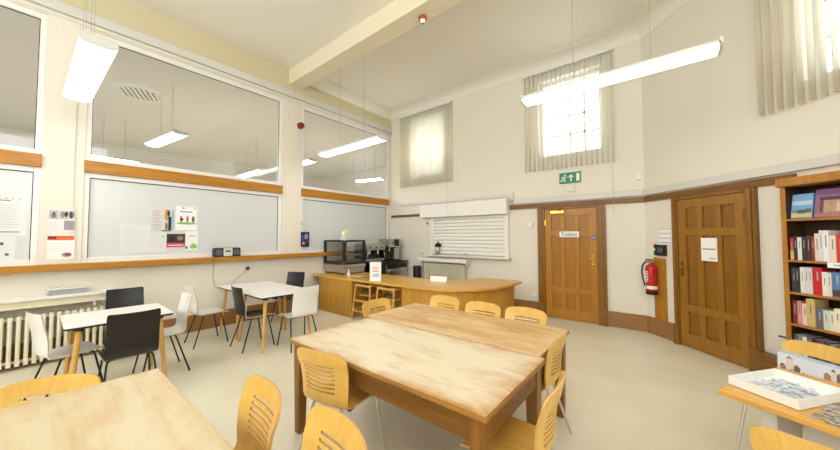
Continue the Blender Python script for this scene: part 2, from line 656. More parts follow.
def sash(name, op, loc=(0, 0, 0), rz=0):
    """white timber window set back in its reveal: frame, bars and panes"""
    a, b_, za, zb = op
    r = sroot(name, loc, rz)
    y0, y1 = .17, .24
    fw = .06
    f = MB()
    f.box(a, a + fw, y0, y1, za, zb).box(b_ - fw, b_, y0, y1, za, zb)
    f.box(a + fw, b_ - fw, y0, y1, za, za + fw).box(a + fw, b_ - fw, y0, y1, zb - fw, zb)
    tz = zb - .34
    f.box(a + fw, b_ - fw, y0 - .02, y1, tz - .035, tz + .035)
    f.build('frame', M['white'], r, bevel=.004)
    g = MB()
    for i in range(1, 4):
        x = a + fw + (b_ - a - 2 * fw) * i / 4
        g.box(x - .016, x + .016, y0 + .015, y1 - .01, za + fw, zb - fw)
    for j in range(1, 3):
        z = za + fw + (tz - .035 - za - fw) * j / 3
        g.box(a + fw, b_ - fw, y0 + .015, y1 - .01, z - .016, z + .016)
    g.build('glazing_bar', M['white'], r)
    B(a + fw, b_ - fw, .205, .209, za + fw, zb - fw).build('pane', M['cleargl'], r)
    B(a - .0, b_ + .0, .0, .17, za - .0, za + .015).build('sill', M['white'], r)
    return r
sash('window_4', WA)
sash('window_5', WB)
sash('window_6', WC, (BX, 0, 0), RC)

# coving along the far and angled walls, and the left wall of the near bay end
def coving(name, L0, L1, loc, rz, cut0=0, cut1=0):
    prof = [(0, 0)]
    n = 8
    for i in range(n + 1):
        t = i / n * PI / 2
        prof.append((-.24 * (1 - math.cos(t)) - .0, -.17 * (1 - math.sin(t)) - .0))
    pr = [(0, -.19), (-.012, -.19), (-.012, -.165)] + [(-.012 - .215 * (1 - math.cos(i / n * PI / 2)), -.165 + .15 * math.sin(i / n * PI / 2)) for i in range(1, n + 1)] + [(-.25, -.015), (-.25, 0), (0, 0)]
    vs, fs = [], []
    K = len(pr)
    for (x, cut) in ((L0, cut0), (L1, cut1)):
        for (y, z) in pr:
            vs.append((x + cut * y, y, ZC + z))
    for i in range(K):
        fs.append((i, (i + 1) % K, K + (i + 1) % K, K + i))
    fs.append(tuple(range(K)))
    fs.append(tuple(range(K, 2 * K)))
    return struct(MB().add(vs, fs).build(name, M['ceil'], None, loc, (0, 0, rz), smooth=True))
coving('trim_7', 0, BX, (0, 0, 0), 0, -1, math.tan(R(22.5)))
coving('trim_8', 0, SEND, (BX, 0, 0), RC, -math.tan(R(22.5)), 0)
coving('trim_9', 0, 2.76, (0, -2.76, 0), R(90), 0, 1)

# cross beam
struct(B(0, XR, -3.06, -2.76, 4.74, ZC).build('beam', M['beam'], bevel=.004))

# dado rail and white trunking over it
def rail(name, a, b_, z0, z1, d, m, ang=False, bevel=.006):
    mb = MB().box(a, b_, -d, 0, z0, z1)
    return struct(mb.build(name, m, None, (BX, 0, 0) if ang else (0, 0, 0), (0, 0, RC if ang else 0), bevel=bevel))
rail('trim_10', .04, 1.09, 2.08, 2.145, .03, M['dark'])
rail('trim_11', 3.475, BX - .012, 2.115, 2.205, .035, M['dark'])
rail('trim_12', .014, 1.91, 2.115, 2.205, .035, M['dark'], True)
rail('trim_13', .38, 3.56, 2.385, 2.455, .04, M['grey'])
rail('trim_14', 3.56, BX - .02, 2.225, 2.325, .045, M['grey'])
rail('trim_15', .02, SEND, 2.225, 2.325, .045, M['grey'], True)
struct(B(3.54, 3.60, -.045, 0, 2.24, 2.47).build('trim_16', M['grey'], bevel=.005))
# skirting boards
struct(B(0, .03, YR, -2.6, 0, .27).build('baseboard_left', M['skirt'], bevel=.006))
rail('baseboard_far', .0, 4.09, 0, .26, .03, M['skirt'])
rail('baseboard_middle', 5.28, BX - .012, 0, .26, .03, M['skirt'])
rail('baseboard_angled', .013, .51, 0, .26, .03, M['skirt'], True)
rail('baseboard_bay', 1.572, 1.93, 0, .26, .03, M['skirt'], True)

# ------------------------------------------------------------------ doors
def door(name, x0, x1, fx0, fx1, mdoor, mpanel, loc, rz, handed):
    r = sroot(name, loc, rz)
    top = 2.07
    f = MB()
    for a, b_ in ((fx0, x0 - .004), (x1 + .004, fx1)):
        f.box(a, b_, -.055, 0, .0, 2.112)
        m_ = (a + b_) / 2
        f.box(m_ - .022, m_ + .022, -.075, -.05, .27, 2.112)
    f.box(x0 - .004, x1 + .004, -.055, 0, top + .004, 2.112)
    f.build('door_frame', M['frame'], r, bevel=.005)
    fb = MB()
    for a, b_ in ((fx0 - .004, x0 - .006), (x1 + .006, fx1 + .004)):
        fb.box(a, b_, -.085, 0, 0, .27)
    fb.build('plinth_block', M['frame'], r, bevel=.006)
    w_ = x1 - x0
    st = .115
    mid = .075
    cols = [(x0 + st + i * ((w_ - 2 * st - 2 * mid) / 3 + mid)) for i in range(3)]
    pw = (w_ - 2 * st - 2 * mid) / 3
    L = MB()
    L.box(x0, x1, -.012, 0, .008, top)          # back sheet
    L.box(x0, x0 + st, -.04, -.012, .008, top).box(x1 - st, x1, -.04, -.012, .008, top)
    rows = [(.008, .20), (.50, .60), (1.56, 1.66), (1.945, top)]
    for z0, z1 in rows:
        L.box(x0 + st, x1 - st, -.04, -.012, z0, z1)
    for i in range(1, 3):
        xm = cols[i] - mid
        for z0, z1 in ((.20, .50), (.60, 1.56), (1.66, 1.945)):
            L.box(xm, xm + mid, -.04, -.012, z0, z1)
    L.build('door_leaf', mdoor, r, bevel=.003)
    for z0, z1 in ((.20, .50), (.60, 1.56), (1.66, 1.945)):
        for xx in cols:
            p = MB()
            p.box(xx + .012, xx + pw - .012, -.019, -.0115, z0 + .012, z1 - .012)
            p.build('panel', mpanel, r, bevel=.002)
    return r

d1 = door('door_1', 4.235, 5.125, 4.095, 5.265, M['door'], M['doorp'], (0, 0, 0), 0, 1)
h = MB().box(5.045, 5.085, -.05, -.04, 1.0, 1.24).build('handle_plate', M['brass'], d1, bevel=.004)
MB().tube([(5.065, -.045, 1.15), (5.065, -.085, 1.15), (4.97, -.09, 1.148)], .009).build('lever', M['brass'], h, smooth=True)
MB().lathe([(.012, 0), (.016, .004), (.016, .014), (.006, .018)], 12, 0, Matrix.Translation((5.065, -.05, 1.05)) @ Matrix.Rotation(R(90), 4, 'X')).build('lock_knob', M['brass'], h, smooth=True)
cl = MB().box(4.35, 4.60, -.095, -.045, 1.985, 2.045).build('door_closer', M['brass'], d1, bevel=.008)
MB().tube([(4.55, -.10, 2.03), (4.38, -.15, 2.06), (4.55, -.07, 2.09)], .007, 6).build('closer_arm', M['brass'], cl, smooth=True)
sg = MB().box(4.50, 4.84, -.048, -.0405, 1.535, 1.645).build('door_sign', M['paper'], d1, bevel=.002)
sg['label'] = 'white sign with the black word Toilets'
text('Toilets', .10, 'lettering', M['ink'], sg, (4.67, -.0495, 1.588), (R(90), 0, 0))
sb = MB().lathe([(.033, 0), (.033, .003)], 20, 0, Matrix.Translation((5.075, -.0405, 1.53)) @ Matrix.Rotation(R(90), 4, 'X')).build('fire_door_disc', M['blue'], d1)
MB().box(5.05, 5.10, -.0445, -.0437, 1.525, 1.535).build('disc_lettering', M['paper'], sb)
MB().box(4.225, 4.26, -.05, -.03, 1.76, 1.86).build('hinge', M['brass'], d1)
MB().box(4.225, 4.26, -.05, -.03, .2, .3).build('hinge', M['brass'], d1)

d2 = door('door_2', .585, 1.44, .50, 1.545, M['door2'], M['doorp2'], cpt(.02), RC, -1)
hp = MB().box(.622, .668, -.05, -.04, .98, 1.20).build('handle_plate', M['brass'], d2, bevel=.004)
MB().tube([(.645, -.045, 1.12), (.645, -.085, 1.12), (.735, -.09, 1.118)], .009).build('lever', M['brass'], hp, smooth=True)
pn = MB().box(.915, 1.115, -.048, -.0405, 1.225, 1.53).build('paper_notice', M['paper'], d2)
pn['label'] = 'white A4 paper notice taped to the door'
nl = MB()
x = .935
for wd in (.018, .03, .024, .012, .032, .02, .015, .018):
    nl.box(x, x + wd - .005, -.0495, -.0482, 1.376, 1.390)
    x += wd
nl.build('notice_print', M['ink'], pn)
MB().box(1.02, 1.10, -.0495, -.0482, 1.255, 1.268).build('notice_print', M['inkl'], pn)
for z0 in (1.72, .25):
    MB().box(1.425, 1.455, -.06, -.035, z0, z0 + .15).build('hinge', M['dark'], d2, bevel=.005)

# ------------------------------------------------------------------ vertical blinds
def blind(label, x0, x1, z0, z1, loc, rz, cord_x, cord_z, tilt=90, cord_y=-.10):
    t = thing('vertical_blind', label, 'blind', loc, rz, 'vertical blinds over the windows')
    MB().box(x0, x1, -.085, -.03, z1 - .045, z1).build('headrail', M['wplastic'], t, bevel=.005)
    n = int(round((x1 - x0 - .02) / .082))
    sl = MB()
    W = .089
    bow = [(-W / 2, -.0), (-W / 4, .005), (0, .0065), (W / 4, .005), (W / 2, 0)]
    vs = []
    H = z1 - z0 - .05
    for (a, b_) in bow: vs.append((a, b_, 0))
    for (a, b_) in bow: vs.append((a, b_, H))
    sl.add(vs, [(i, i + 1, 6 + i, 5 + i) for i in range(4)])
    me = None
    for i in range(n):
        x = x0 + .03 + (x1 - x0 - .06) * i / (n - 1)
        if me is None:
            o = sl.build('slat', M['slat'], t, (x, -.0575, z0), (0, 0, R(tilt)), smooth=True)
            md = o.modifiers.new('thickness', 'SOLIDIFY')
            md.thickness = .0008
            wt = MB().box(-W / 2, W / 2, -.003, .009, .0, .035).build('slat_weight', M['slat'], o)
        else:
            k = o.copy(); COL.objects.link(k); k.location = (x, -.0575, z0); k.rotation_euler = (0, 0, R(tilt + random.uniform(-5, 5)))
            q = wt.copy(); COL.objects.link(q); q.parent = k
    if cord_x is not None:
        MB().tube([(cord_x, -.10, z1 - .03), (cord_x, cord_y, (z1 + cord_z) / 2), (cord_x, cord_y, cord_z)], .0028, 6).tube([(cord_x, -.10, z1 - .03), (cord_x, -.07, z1 - .03)], .0028, 6).build('pull_cord', M['wire'], t)
        MB().lathe([(.003, 0), (.009, .006), (.009, .03), (.003, .04)], 10, 0, Matrix.Translation((cord_x, cord_y, cord_z - .03))).build('cord_weight', M['wplastic'], t, smooth=True)
    return t
blind('closed looking vertical fabric blind nearest the glazed left wall, above the roller shutter', .42, 2.10, 2.89, 4.86, (0, 0, 0), 0, 2.07, 2.08, 50, -.225)
blind('open slatted vertical blind above the green exit sign and Toilets door', 3.86, 5.45, 2.85, 4.855, (0, 0, 0), 0, 5.40, 1.95)
blind('vertical blind on the right, over the bookcase end of the angled wall', 1.64, 3.38, 2.90, 4.855, (BX, 0, 0), RC, None, 0)

# ------------------------------------------------------------------ pendant lamps
def lamp(label, loc, rz, zc=ZC, L=1.72, em='lamp', group='long pendant lights hanging on wires'):
    t = thing('pendant_light', label, 'pendant light', loc, rz, group)
    n = 10
    W = .115
    h = MB()
    prof = [(-W, .0), (-W, .022), (-W * .75, .052), (-W * .3, .062), (W * .3, .062), (W * .75, .052), (W, .022), (W, .0)]
    K = len(prof)
    vs = [(x, y, z) for x in (-L / 2, L / 2) for y, z in prof]
    h.add(vs, [(i, i + 1, K + i + 1, K + i) for i in range(K - 1)] + [tuple(range(K)), tuple(range(K, 2 * K))])
    h.build('housing', M['wplastic'], t, smooth=True)
    for s in (-1, 1):
        e = MB()
        x0, x1 = (s * (L / 2 + .012), s * (L / 2 - .012)) if s < 0 else (s * (L / 2 - .012), s * (L / 2 + .012))
        pr = [(W * math.cos(a), -.024 * math.sin(a)) for a in [PI * i / n for i in range(n + 1)]] + [(-W, .06), (W, .06)]
        vs = [(x, y, z) for x in (x0, x1) for y, z in pr]
        K = len(pr)
        e.add(vs, [(i, (i + 1) % K, K + (i + 1) % K, K + i) for i in range(K)] + [tuple(range(K)), tuple(range(K, 2 * K))])
        e.build('end_cap', M['grey'], t)
    d = MB()
    x0, x1 = -L / 2 + .0125, L / 2 - .0125
    pr = [((W - .004) * math.cos(a), -.026 * math.sin(a)) for a in [PI * i / n for i in range(n + 1)]]
    K = len(pr)
    vs = [(x, y, z) for x in (x0, x1) for y, z in pr]
    d.add(vs, [(i, i + 1, K + i + 1, K + i) for i in range(K - 1)] + [tuple(range(K)), tuple(range(K, 2 * K))])
    d.build('diffuser', M[em], t, smooth=True)
    zt = zc - loc[2]
    for x in (-L * .18, L * .22):
        for y in (-.012, .012):
            MB().tube([(x, y, .055), (x, y * .5, zt)], .0017, 5).build('wire', M['wire'], t)
    return t
lamp('long pendant light at upper left in front of the glazing, end cap facing the room', (1.53, -6.02, 3.2), R(1.2))
lamp('long pendant light hanging below the ceiling beam by the far end of the glazing', (1.56, -2.68, 3.2), 0)
lamp('longest looking pendant light, upper right across the window above the exit sign', (5.655, -2.60, 3.18), 0)
G2 = 'lights in the next room behind the glass'
lamp('small lit pendant light behind the big middle pane, below the round vent', (-1.3, -4.80, 3.4), R(7), 4.4, 1.3, 'lamp2', G2)
lamp('lit pendant light behind the middle pane near its lower right corner', (-3.4, -2.38, 3.4), 0, 4.4, 1.5, 'lamp2', G2)
lamp('short lit pendant light behind the left edge of the right hand pane', (-1.15, -2.12, 3.4), 0, 4.4, 1.15, 'lamp2', G2)
lamp('lit pendant light low behind the right half of the right hand pane', (-1.45, .5, 3.4), R(12), 4.4, 1.0, 'lamp2', G2)
lamp('wide bright light low behind the left corner of the middle pane', (-4.15, -5.2, 3.4), R(98), 4.4, .95, 'lamp2', G2)
# round ceiling vent in the next room
t = thing('ceiling_vent', 'round slatted ceiling vent seen through the middle glass pane', 'vent', (-1.96, -5.09, 4.4), R(68))
MB().lathe([(.31, -.003), (.31, -.03), (.36, -.035), (.42, 0)], 32).build('rim', M['wplastic'], t, smooth=True)
MB().lathe([(.309, -.008), (.309, -.0035)], 32).build('backing', M['ink'], t)
for i in range(8):
    x = -.265 + .076 * i
    hw = math.sqrt(max(.305 ** 2 - x * x, .002))
    MB().box(-.022, .022, -hw, hw, -.003, .003).build('louvre', M['paper'], t, (x, 0, -.026), (0, R(-25), 0))

# detectors and alarms
t = thing('fire_alarm_sounder', 'round red fire alarm sounder high on the pier between the glass bays', 'alarm', (.012, -2.80, 3.93))
MB().lathe([(.07, 0), (.07, .035), (.054, .055), (.060, .08), (.04, .11)], 20, 0, Matrix.Rotation(R(90), 4, 'Y')).build('sounder_body', M['dred'], t, smooth=True)
MB().lathe([(.024, .109), (.024, .118)], 12, 0, Matrix.Rotation(R(90), 4, 'Y')).build('sounder_grille', M['red'], t, smooth=True)
t = thing('smoke_detector', 'red and white smoke detector under the ceiling beam', 'smoke detector', (3.42, -2.86, 4.74))
MB().lathe([(.05, -.05), (.062, -.04), (.062, -.012), (.055, 0)], 20).build('detector_base', M['detred'], t, smooth=True)
MB().lathe([(.016, -.10), (.03, -.085), (.038, -.06), (.042, -.05)], 16).build('detector_head', M['wplastic'], t, smooth=True)
MB().lathe([(.012, -.108), (.017, -.099)], 12).build('detector_sensor', M['black'], t, smooth=True)

# exit sign
t = thing('exit_sign', 'green running man emergency exit sign above the Toilets door', 'sign', (4.70, 0, 2.555))
MB().box(-.185, .185, -.03, -.0, 0, .20).build('sign_panel', M['green'], t, bevel=.003)
MB().box(-.19, .19, -.04, .0, .20, .225).build('light_housing', M['wplastic'], t, bevel=.004)
s_ = MB()
s_.lathe([(.016, 0), (.016, .001)], 14, 0, Matrix.Translation((-.085, -.0305, .155)) @ Matrix.Rotation(R(90), 4, 'X'))
def limb(pts, wd=.011):
    for (a, b_), (e, f) in zip(pts[:-1], pts[1:]):
        dx, dz = e - a, f - b_
        l = math.hypot(dx, dz)
        nx, nz = -dz / l * wd, dx / l * wd
        y0, y1 = -.0318, -.0305
        q = [(a + nx, b_ + nz), (a - nx, b_ - nz), (e - nx, f - nz), (e + nx, f + nz)]
        s_.add([(x, y, z) for y in (y0, y1) for x, z in q], [(0, 1, 2, 3), (7, 6, 5, 4), (0, 4, 5, 1), (1, 5, 6, 2), (2, 6, 7, 3), (3, 7, 4, 0)])
limb([(-.095, .13), (-.115, .08)], .016)
limb([(-.095, .125), (-.065, .105), (-.045, .12)], .007)
limb([(-.10, .125), (-.135, .12), (-.15, .09)], .007)
limb([(-.112, .08), (-.085, .06), (-.095, .025)], .009)
limb([(-.118, .08), (-.14, .05), (-.17, .05)], .009)
s_.box(.11, .165, -.0318, -.0305, .03, .17)                 # door
limb([(.02, .03), (.02, .14)], .010)                        # arrow pointing up
limb([(-.02, .105), (.02, .15)], .009)
limb([(.06, .105), (.02, .15)], .009)
s_.build('pictogram', M['paper'], t)
tag(MB().box(4.62, 4.78, -.035, 0, 2.39, 2.52).build('junction_box', M['wall'], bevel=.006), 'cream square wall box just below the green exit sign', 'wall box')
tag(MB().box(3.90, 3.99, -.03, 0, 1.74, 1.83).build('light_switch', M['wplastic'], bevel=.006), 'small white switch plate left of the Toilets door', 'switch')
tag(MB().box(5.73, 5.80, -.04, 0, 2.49, 2.60).build('motion_sensor', M['wplastic'], bevel=.008), 'small white sensor box high by the corner right of the exit sign', 'sensor')
t = thing('wall_socket', 'white socket with black plug on left wall between the table and the sill', 'socket', (0, -3.815, .97))
MB().box(0, .012, -.043, .043, -.043, .043).build('socket_plate', M['wplastic'], t, bevel=.004)
MB().box(.012, .05, -.028, .028, -.03, .03).build('plug', M['black'], t, bevel=.008)
MB().tube([(.045, 0, -.03), (.05, 0, -.1), (.03, .005, -.3), (.02, .0, -.55), (.05, -.02, -.95)], .005, 6).build('lead', M['wplastic'], t, smooth=True)
t = thing('cable_socket', 'white skirting level socket left of the Toilets door frame', 'socket', (4.0, 0, .33))
MB().box(-.05, .05, -.012, 0, -.0, .09).build('socket_plate', M['wplastic'], t, bevel=.003)
MB().box(-.02, .02, -.04, -.012, .02, .06).build('plug', M['wplastic'], t, bevel=.006)
tag(MB().box(0, .015, -2.73 - .02, -2.66, 1.80, 1.86).build('wall_switch', M['grey'], None, bevel=.004), 'tiny grey switch on the pier above the dark blue flyer', 'switch')

# ------------------------------------------------------------------ posters (thin paper sheets on the left glazing)
def ell(mb, x0, x1, y0, y1, z0, z1, n=14):
    cy, cz, ry, rz_ = (y0 + y1) / 2, (z0 + z1) / 2, (y1 - y0) / 2, (z1 - z0) / 2
    pts = [(cy + ry * math.cos(2 * PI * i / n), cz + rz_ * math.sin(2 * PI * i / n)) for i in range(n)]
    vs = [(x, y, z) for x in (x0, x1) for y, z in pts]
    mb.add(vs, [tuple(range(n)), tuple(range(n, 2 * n))] + [(i, (i + 1) % n, n + (i + 1) % n, n + i) for i in range(n)])
def poster(label, y0, y1, z0, z1, x, base, parts, cat='poster', name='wall_poster'):
    """parts: (u0, u1, v0, v1, material, part name), v measured from the bottom"""
    t = thing(name, label, cat, (x, y0, z0))
    W, H = y1 - y0, z1 - z0
    MB().box(0, .0015, 0, W, 0, H).build('sheet', base, t)
    grouped = {}
    for i_, (u0, u1, v0, v1, m, nm) in enumerate(parts):
        e_ = .0023 + .0001 * i_
        g_ = grouped.setdefault((nm, m.name), (MB(), m))[0]
        if nm == 'picture' and v1 - v0 < .5:
            ell(g_, .0015, e_, u0 * W, u1 * W, v0 * H, v1 * H)
        else:
            g_.box(.0015, e_, u0 * W, u1 * W, v0 * H, v1 * H)
    for (nm, _), (mb_, m) in grouped.items():
        mb_.build(nm, m, t)
    return t
PX = -.0495
pc = lambda r, g, b: mat('print_%d_%d_%d' % (r, g, b), c(r, g, b), .5)
lines = lambda v0, v1, n, u0=.1, u1=.9, m=M['faint']: [(u0, u1 - random.uniform(0, .15), v0 + (v1 - v0) * i / n, v0 + (v1 - v0) * i / n + .016, m, 'text_block') for i in range(n)]
title = [(.06 + .1 * i, .09 + .1 * i, .925, .943, M['ink'], 'heading') for i in range(9)]
poster('large white text notice at far left on the frosted pane', -6.86, -6.375, 1.57, 2.05, PX, M['film'],
       title + [(.1, .75, .87, .89, M['ink'], 'subheading')] + lines(.2, .82, 9) + [(.6, .9, .08, .10, M['ink'], 'signature')])
poster('white sheet with two small dark pictures below the far left notice', -6.86, -6.452, 1.275, 1.562, PX, M['film'],
       lines(.15, .9, 7, .08, .6) + [(.72, .80, .62, .75, M['ink'], 'picture'), (.82, .90, .18, .29, M['ink'], 'picture')])
XP = .0125
poster('upper poster on the left pier with grey photos', -6.205, -5.975, 1.62, 1.91, XP, pc(232, 229, 226),
       [(.02, .36, .56, .94, pc(186, 182, 182), 'photo'), (.10, .28, .60, .84, pc(120, 116, 118), 'picture'), (.16, .24, .74, .88, pc(70, 66, 68), 'picture'), (.38, .98, .56, .94, pc(200, 192, 194), 'photo'), (.44, .60, .62, .9, pc(140, 134, 136), 'picture'),
        (.58, .72, .66, .9, pc(50, 48, 52), 'picture'), (.76, .92, .60, .92, pc(60, 58, 62), 'picture'), (.86, .96, .68, .86, pc(110, 104, 110), 'picture'), (.58, .98, .08, .5, pc(160, 148, 156), 'photo')] + lines(.1, .46, 5, .05, .5))
poster('lower pier poster headed by an orange red band', -6.205, -5.97, 1.265, 1.58, XP, M['paper'],
       [(.0, .97, .78, .96, M['orange'], 'heading_band'), (.03, .32, .82, .93, M['dred'], 'heading'), (.52, .9, .08, .28, pc(176, 140, 140), 'picture'), (.62, .88, .12, .24, pc(110, 84, 84), 'picture')] + lines(.35, .7, 4, .05, .9, pc(226, 206, 206)))
poster('pale grey sheet of text, leftmost on the middle frosted pane', -5.54, -5.20, 1.325, 1.73, PX, M['film'], lines(.08, .92, 10))
poster('pale text sheet between the leftmost sheet and the pink black flyer', -5.195, -5.0, 1.325, 1.62, PX, M['film'], lines(.1, .9, 8) + [(.7, .85, .78, .86, M['inkl'], 'picture')])
poster('poster with a figure in yellow and black beside grey text', -5.185, -4.915, 1.63, 2.02, PX, pc(216, 214, 216),
       [(.55, .80, .45, .92, pc(196, 160, 84), 'picture'), (.68, .82, .62, .88, pc(60, 48, 40), 'picture'), (.74, .90, .08, .62, M['black'], 'picture'), (.88, .99, .1, .9, pc(150, 190, 210), 'picture'), (.6, .72, .05, .4, pc(130, 100, 70), 'picture'), (.4, .95, .02, .08, pc(90, 110, 70), 'picture')] + lines(.1, .9, 9, .06, .48, pc(150, 120, 130)))
poster('white poster with small figures on a green strip, upper right of the poster group', -4.895, -4.60, 1.66, 2.05, PX, M['paper'],
       [(.04, .98, .24, .34, pc(130, 190, 90), 'picture'), (.2, .3, .32, .6, pc(120, 80, 80), 'picture'), (.24, .36, .4, .5, M['black'], 'picture'), (.48, .60, .32, .62, pc(200, 110, 120), 'picture'), (.74, .88, .32, .6, pc(110, 84, 110), 'picture'),
        (.3, .4, .90, .96, pc(220, 60, 60), 'heading'), (.84, .93, .9, .98, pc(190, 200, 60), 'heading'), (.2, .75, .75, .8, pc(120, 150, 210), 'heading')])
poster('small flyer with dark photo over a pink strip', -5.0, -4.76, 1.385, 1.60, PX, pc(214, 70, 110),
       [(.0, 1.0, .32, 1.0, pc(64, 44, 48), 'picture'), (.1, .45, .4, .8, M['black'], 'picture'), (.55, .9, .5, .85, pc(150, 120, 116), 'picture')] + [(.1, .9, .12, .18, M['paper'], 'text_block')])
poster('white poster with green hill and blue corner, lowest right of the poster group', -4.755, -4.585, 1.335, 1.645, PX, M['paper'],
       [(.35, .98, .06, .30, pc(140, 200, 80), 'picture'), (.5, .85, .3, .36, pc(150, 206, 96), 'picture'), (.0, .2, .04, .22, pc(70, 120, 190), 'picture'), (.3, .85, .72, .80, pc(230, 190, 180), 'heading')])
poster('dark blue and black flyer on the frosted pane beside the display cabinet', -2.745, -2.545, 1.335, 1.655, .0315 - .081 + .034 + .02, pc(24, 24, 44),
       [(.08, .45, .35, .8, pc(60, 70, 170), 'picture'), (.4, .85, .5, .88, pc(150, 150, 170), 'picture'), (.15, .5, .14, .34, pc(170, 170, 200), 'picture'), (.55, .95, .3, .42, pc(90, 84, 60), 'picture')], 'flyer', 'flyer')

# ------------------------------------------------------------------ roller shutter hatch
t = thing('roller_shutter', 'white closed roller shutter hatch on the far wall', 'shutter', (1.17, 0, 1.075))
MB().box(.04, 2.345, -.20, 0, .95, 1.265).build('shutter_box', M['shutter'], t, bevel=.006)
MB().box(.27, .36, -.07, 0, .03, .95).build('guide_rail', M['shutter'], t, bevel=.004)
MB().box(2.235, 2.32, -.07, 0, .03, .95).build('guide_rail', M['shutter'], t, bevel=.004)
nsl = 11
for i in range(nsl):
    z0 = .05 + i * .90 / nsl
    hgt = .90 / nsl
    pr = [(-.034, z0 + .008), (-.042, z0 + .014), (-.048, z0 + hgt * .4), (-.047, z0 + hgt * .75), (-.038, z0 + hgt), (-.012, z0 + hgt), (-.012, z0 + .008)]
    K = len(pr)
    vs = [(x, y, z) for x in (.355, 2.24) for y, z in pr]
    MB().add(vs, [(k, (k + 1) % K, K + (k + 1) % K, K + k) for k in range(K)] + [tuple(range(K)), tuple(range(K, 2 * K))]).build('shutter_slat', M['shutter'], t)
MB().box(.355, 2.24, -.03, -.02, .05, .95).build('backing', M['inkl'], t)
MB().box(1.25, 1.33, -.07, -.05, .06, .085).build('lock', M['steel'], t)
MB().box(.14, 2.36, -.16, 0, .0, .03).build('hatch_sill', M['shutter'], t, bevel=.004)
t = thing('flask', 'small steel flask with black top on the hatch sill', 'flask', (1.70, -.10, 1.1055))
MB().lathe([(.05, 0), (.055, .008), (.055, .17), (.045, .19)], 20).build('flask_body', M['steel'], t, smooth=True)
MB().lathe([(.045, .19), (.075, .20), (.078, .24), (.05, .275), (.02, .285)], 18).build('flask_top', M['black'], t, smooth=True)
MB().tube([(.05, 0, .25), (.10, -.01, .25), (.115, -.01, .225)], .014, 8).build('spout', M['black'], t, smooth=True)
MB().tube([(-.03, 0, .275), (-.01, 0, .32), (.03, 0, .315), (.04, 0, .27)], .01, 8).build('carry_handle', M['black'], t, smooth=True)
tag(MB().lathe([(.012, -.03), (.018, -.02), (.018, .02), (.01, .03)], 10, 0, Matrix.Translation((1.33, -.035, 1.89))).build('key_switch', M['black'], smooth=True), 'small black switch hanging under the left end of the shutter box', 'switch')
tag(MB().lathe([(.018, 0), (.018, .02)], 12, 0, Matrix.Translation((1.14, 0, 1.12)) @ Matrix.Rotation(R(90), 4, 'X')).build('wall_stud', M['ink'], smooth=True), 'small dark stud on the far wall left of the hatch sill', 'stud')

# ------------------------------------------------------------------ radiators and shelf
def radiator(label, n, pitch, H, loc, rz, m, depth=.13):
    t = thing('radiator', label, 'radiator', loc, rz, 'column radiators')
    k0 = None
    for i in range(n):
        if k0 is None:
            mb_ = MB()
            w_ = pitch * .29
            for yy in (-depth / 2 + .02, 0, depth / 2 - .02):
                mb_.tube([(0, yy, .10), (0, yy, .16), (0, yy, H - .06), (0, yy, H - .015)], [w_ * .9, w_, w_, w_ * .8], 8)
            mb_.box(-w_, w_, -depth / 2, depth / 2, .05, .12)
            mb_.box(-w_, w_, -depth / 2 + .01, depth / 2 - .01, H - .06, H)
            k0 = mb_.build('column', m, t, (0, 0, 0), smooth=True)
        else:
            k = k0.copy(); COL.objects.link(k)
            k.location = (pitch * i, 0, 0)
    L = pitch * (n - 1)
    for z in (.085, H - .04):
        MB().tube([(-.04, 0, z), (L + .04, 0, z)], .019, 10).build('header_pipe', m, t, smooth=True)
    for x in (0, L):
        MB().box(x - .014, x + .014, -depth / 2, depth / 2, 0, .06).build('foot', m, t)
    return t
radiator('long cream column radiator under the shelf on the left wall', 27, .062, .62, (.13, -7.2, 0), R(90), M['rad'], .15)
t = thing('wall_shelf', 'long white shelf over the radiator on the left wall', 'shelf', (0, -6.4, .80))
MB().box(0, .27, -.9, .80, 0, .035).build('shelf_board', M['white'], t, bevel=.005)
MB().box(.20, .225, -.9, .78, -.09, 0).build('front_lip', M['rad'], t, bevel=.004)
for y in (-.5, .6):
    MB().box(0, .20, y, y + .03, -.14, 0).build('bracket', M['white'], t)
t = thing('paper_tray', 'grey and white folder box lying on the shelf over the radiator', 'folder', (.14, -6.02, .835), R(4))
MB().box(-.11, .11, -.17, .17, 0, .012).box(-.11, -.10, -.17, .17, .012, .062).box(.10, .11, -.17, .17, .012, .055).build('folder_case', M['inkl'], t, bevel=.003)
MB().box(-.098, .098, -.165, .165, .0125, .055).build('papers', M['paper'], t, bevel=.002)
MB().box(-.112, .113, -.172, .172, .063, .072).build('lid', M['card'], t, (0, 0, 0), (0, 0, 0), bevel=.002)
radiator('pale column radiator under the shutter hatch', 19, .060, .62, (1.36, -.13, .28), 0, M['radw'], .13)
t = thing('radiator_shelf', 'white shelf over the radiator under the shutter hatch', 'shelf', (1.15, 0, .945))
MB().box(0, 1.42, -.24, 0, 0, .085).build('shelf_board', M['shutter'], t, bevel=.008)
for x in (.06, 1.36):
    MB().box(x, x + .02, -.16, 0, -.07, 0).build('bracket', M['shutter'], t)

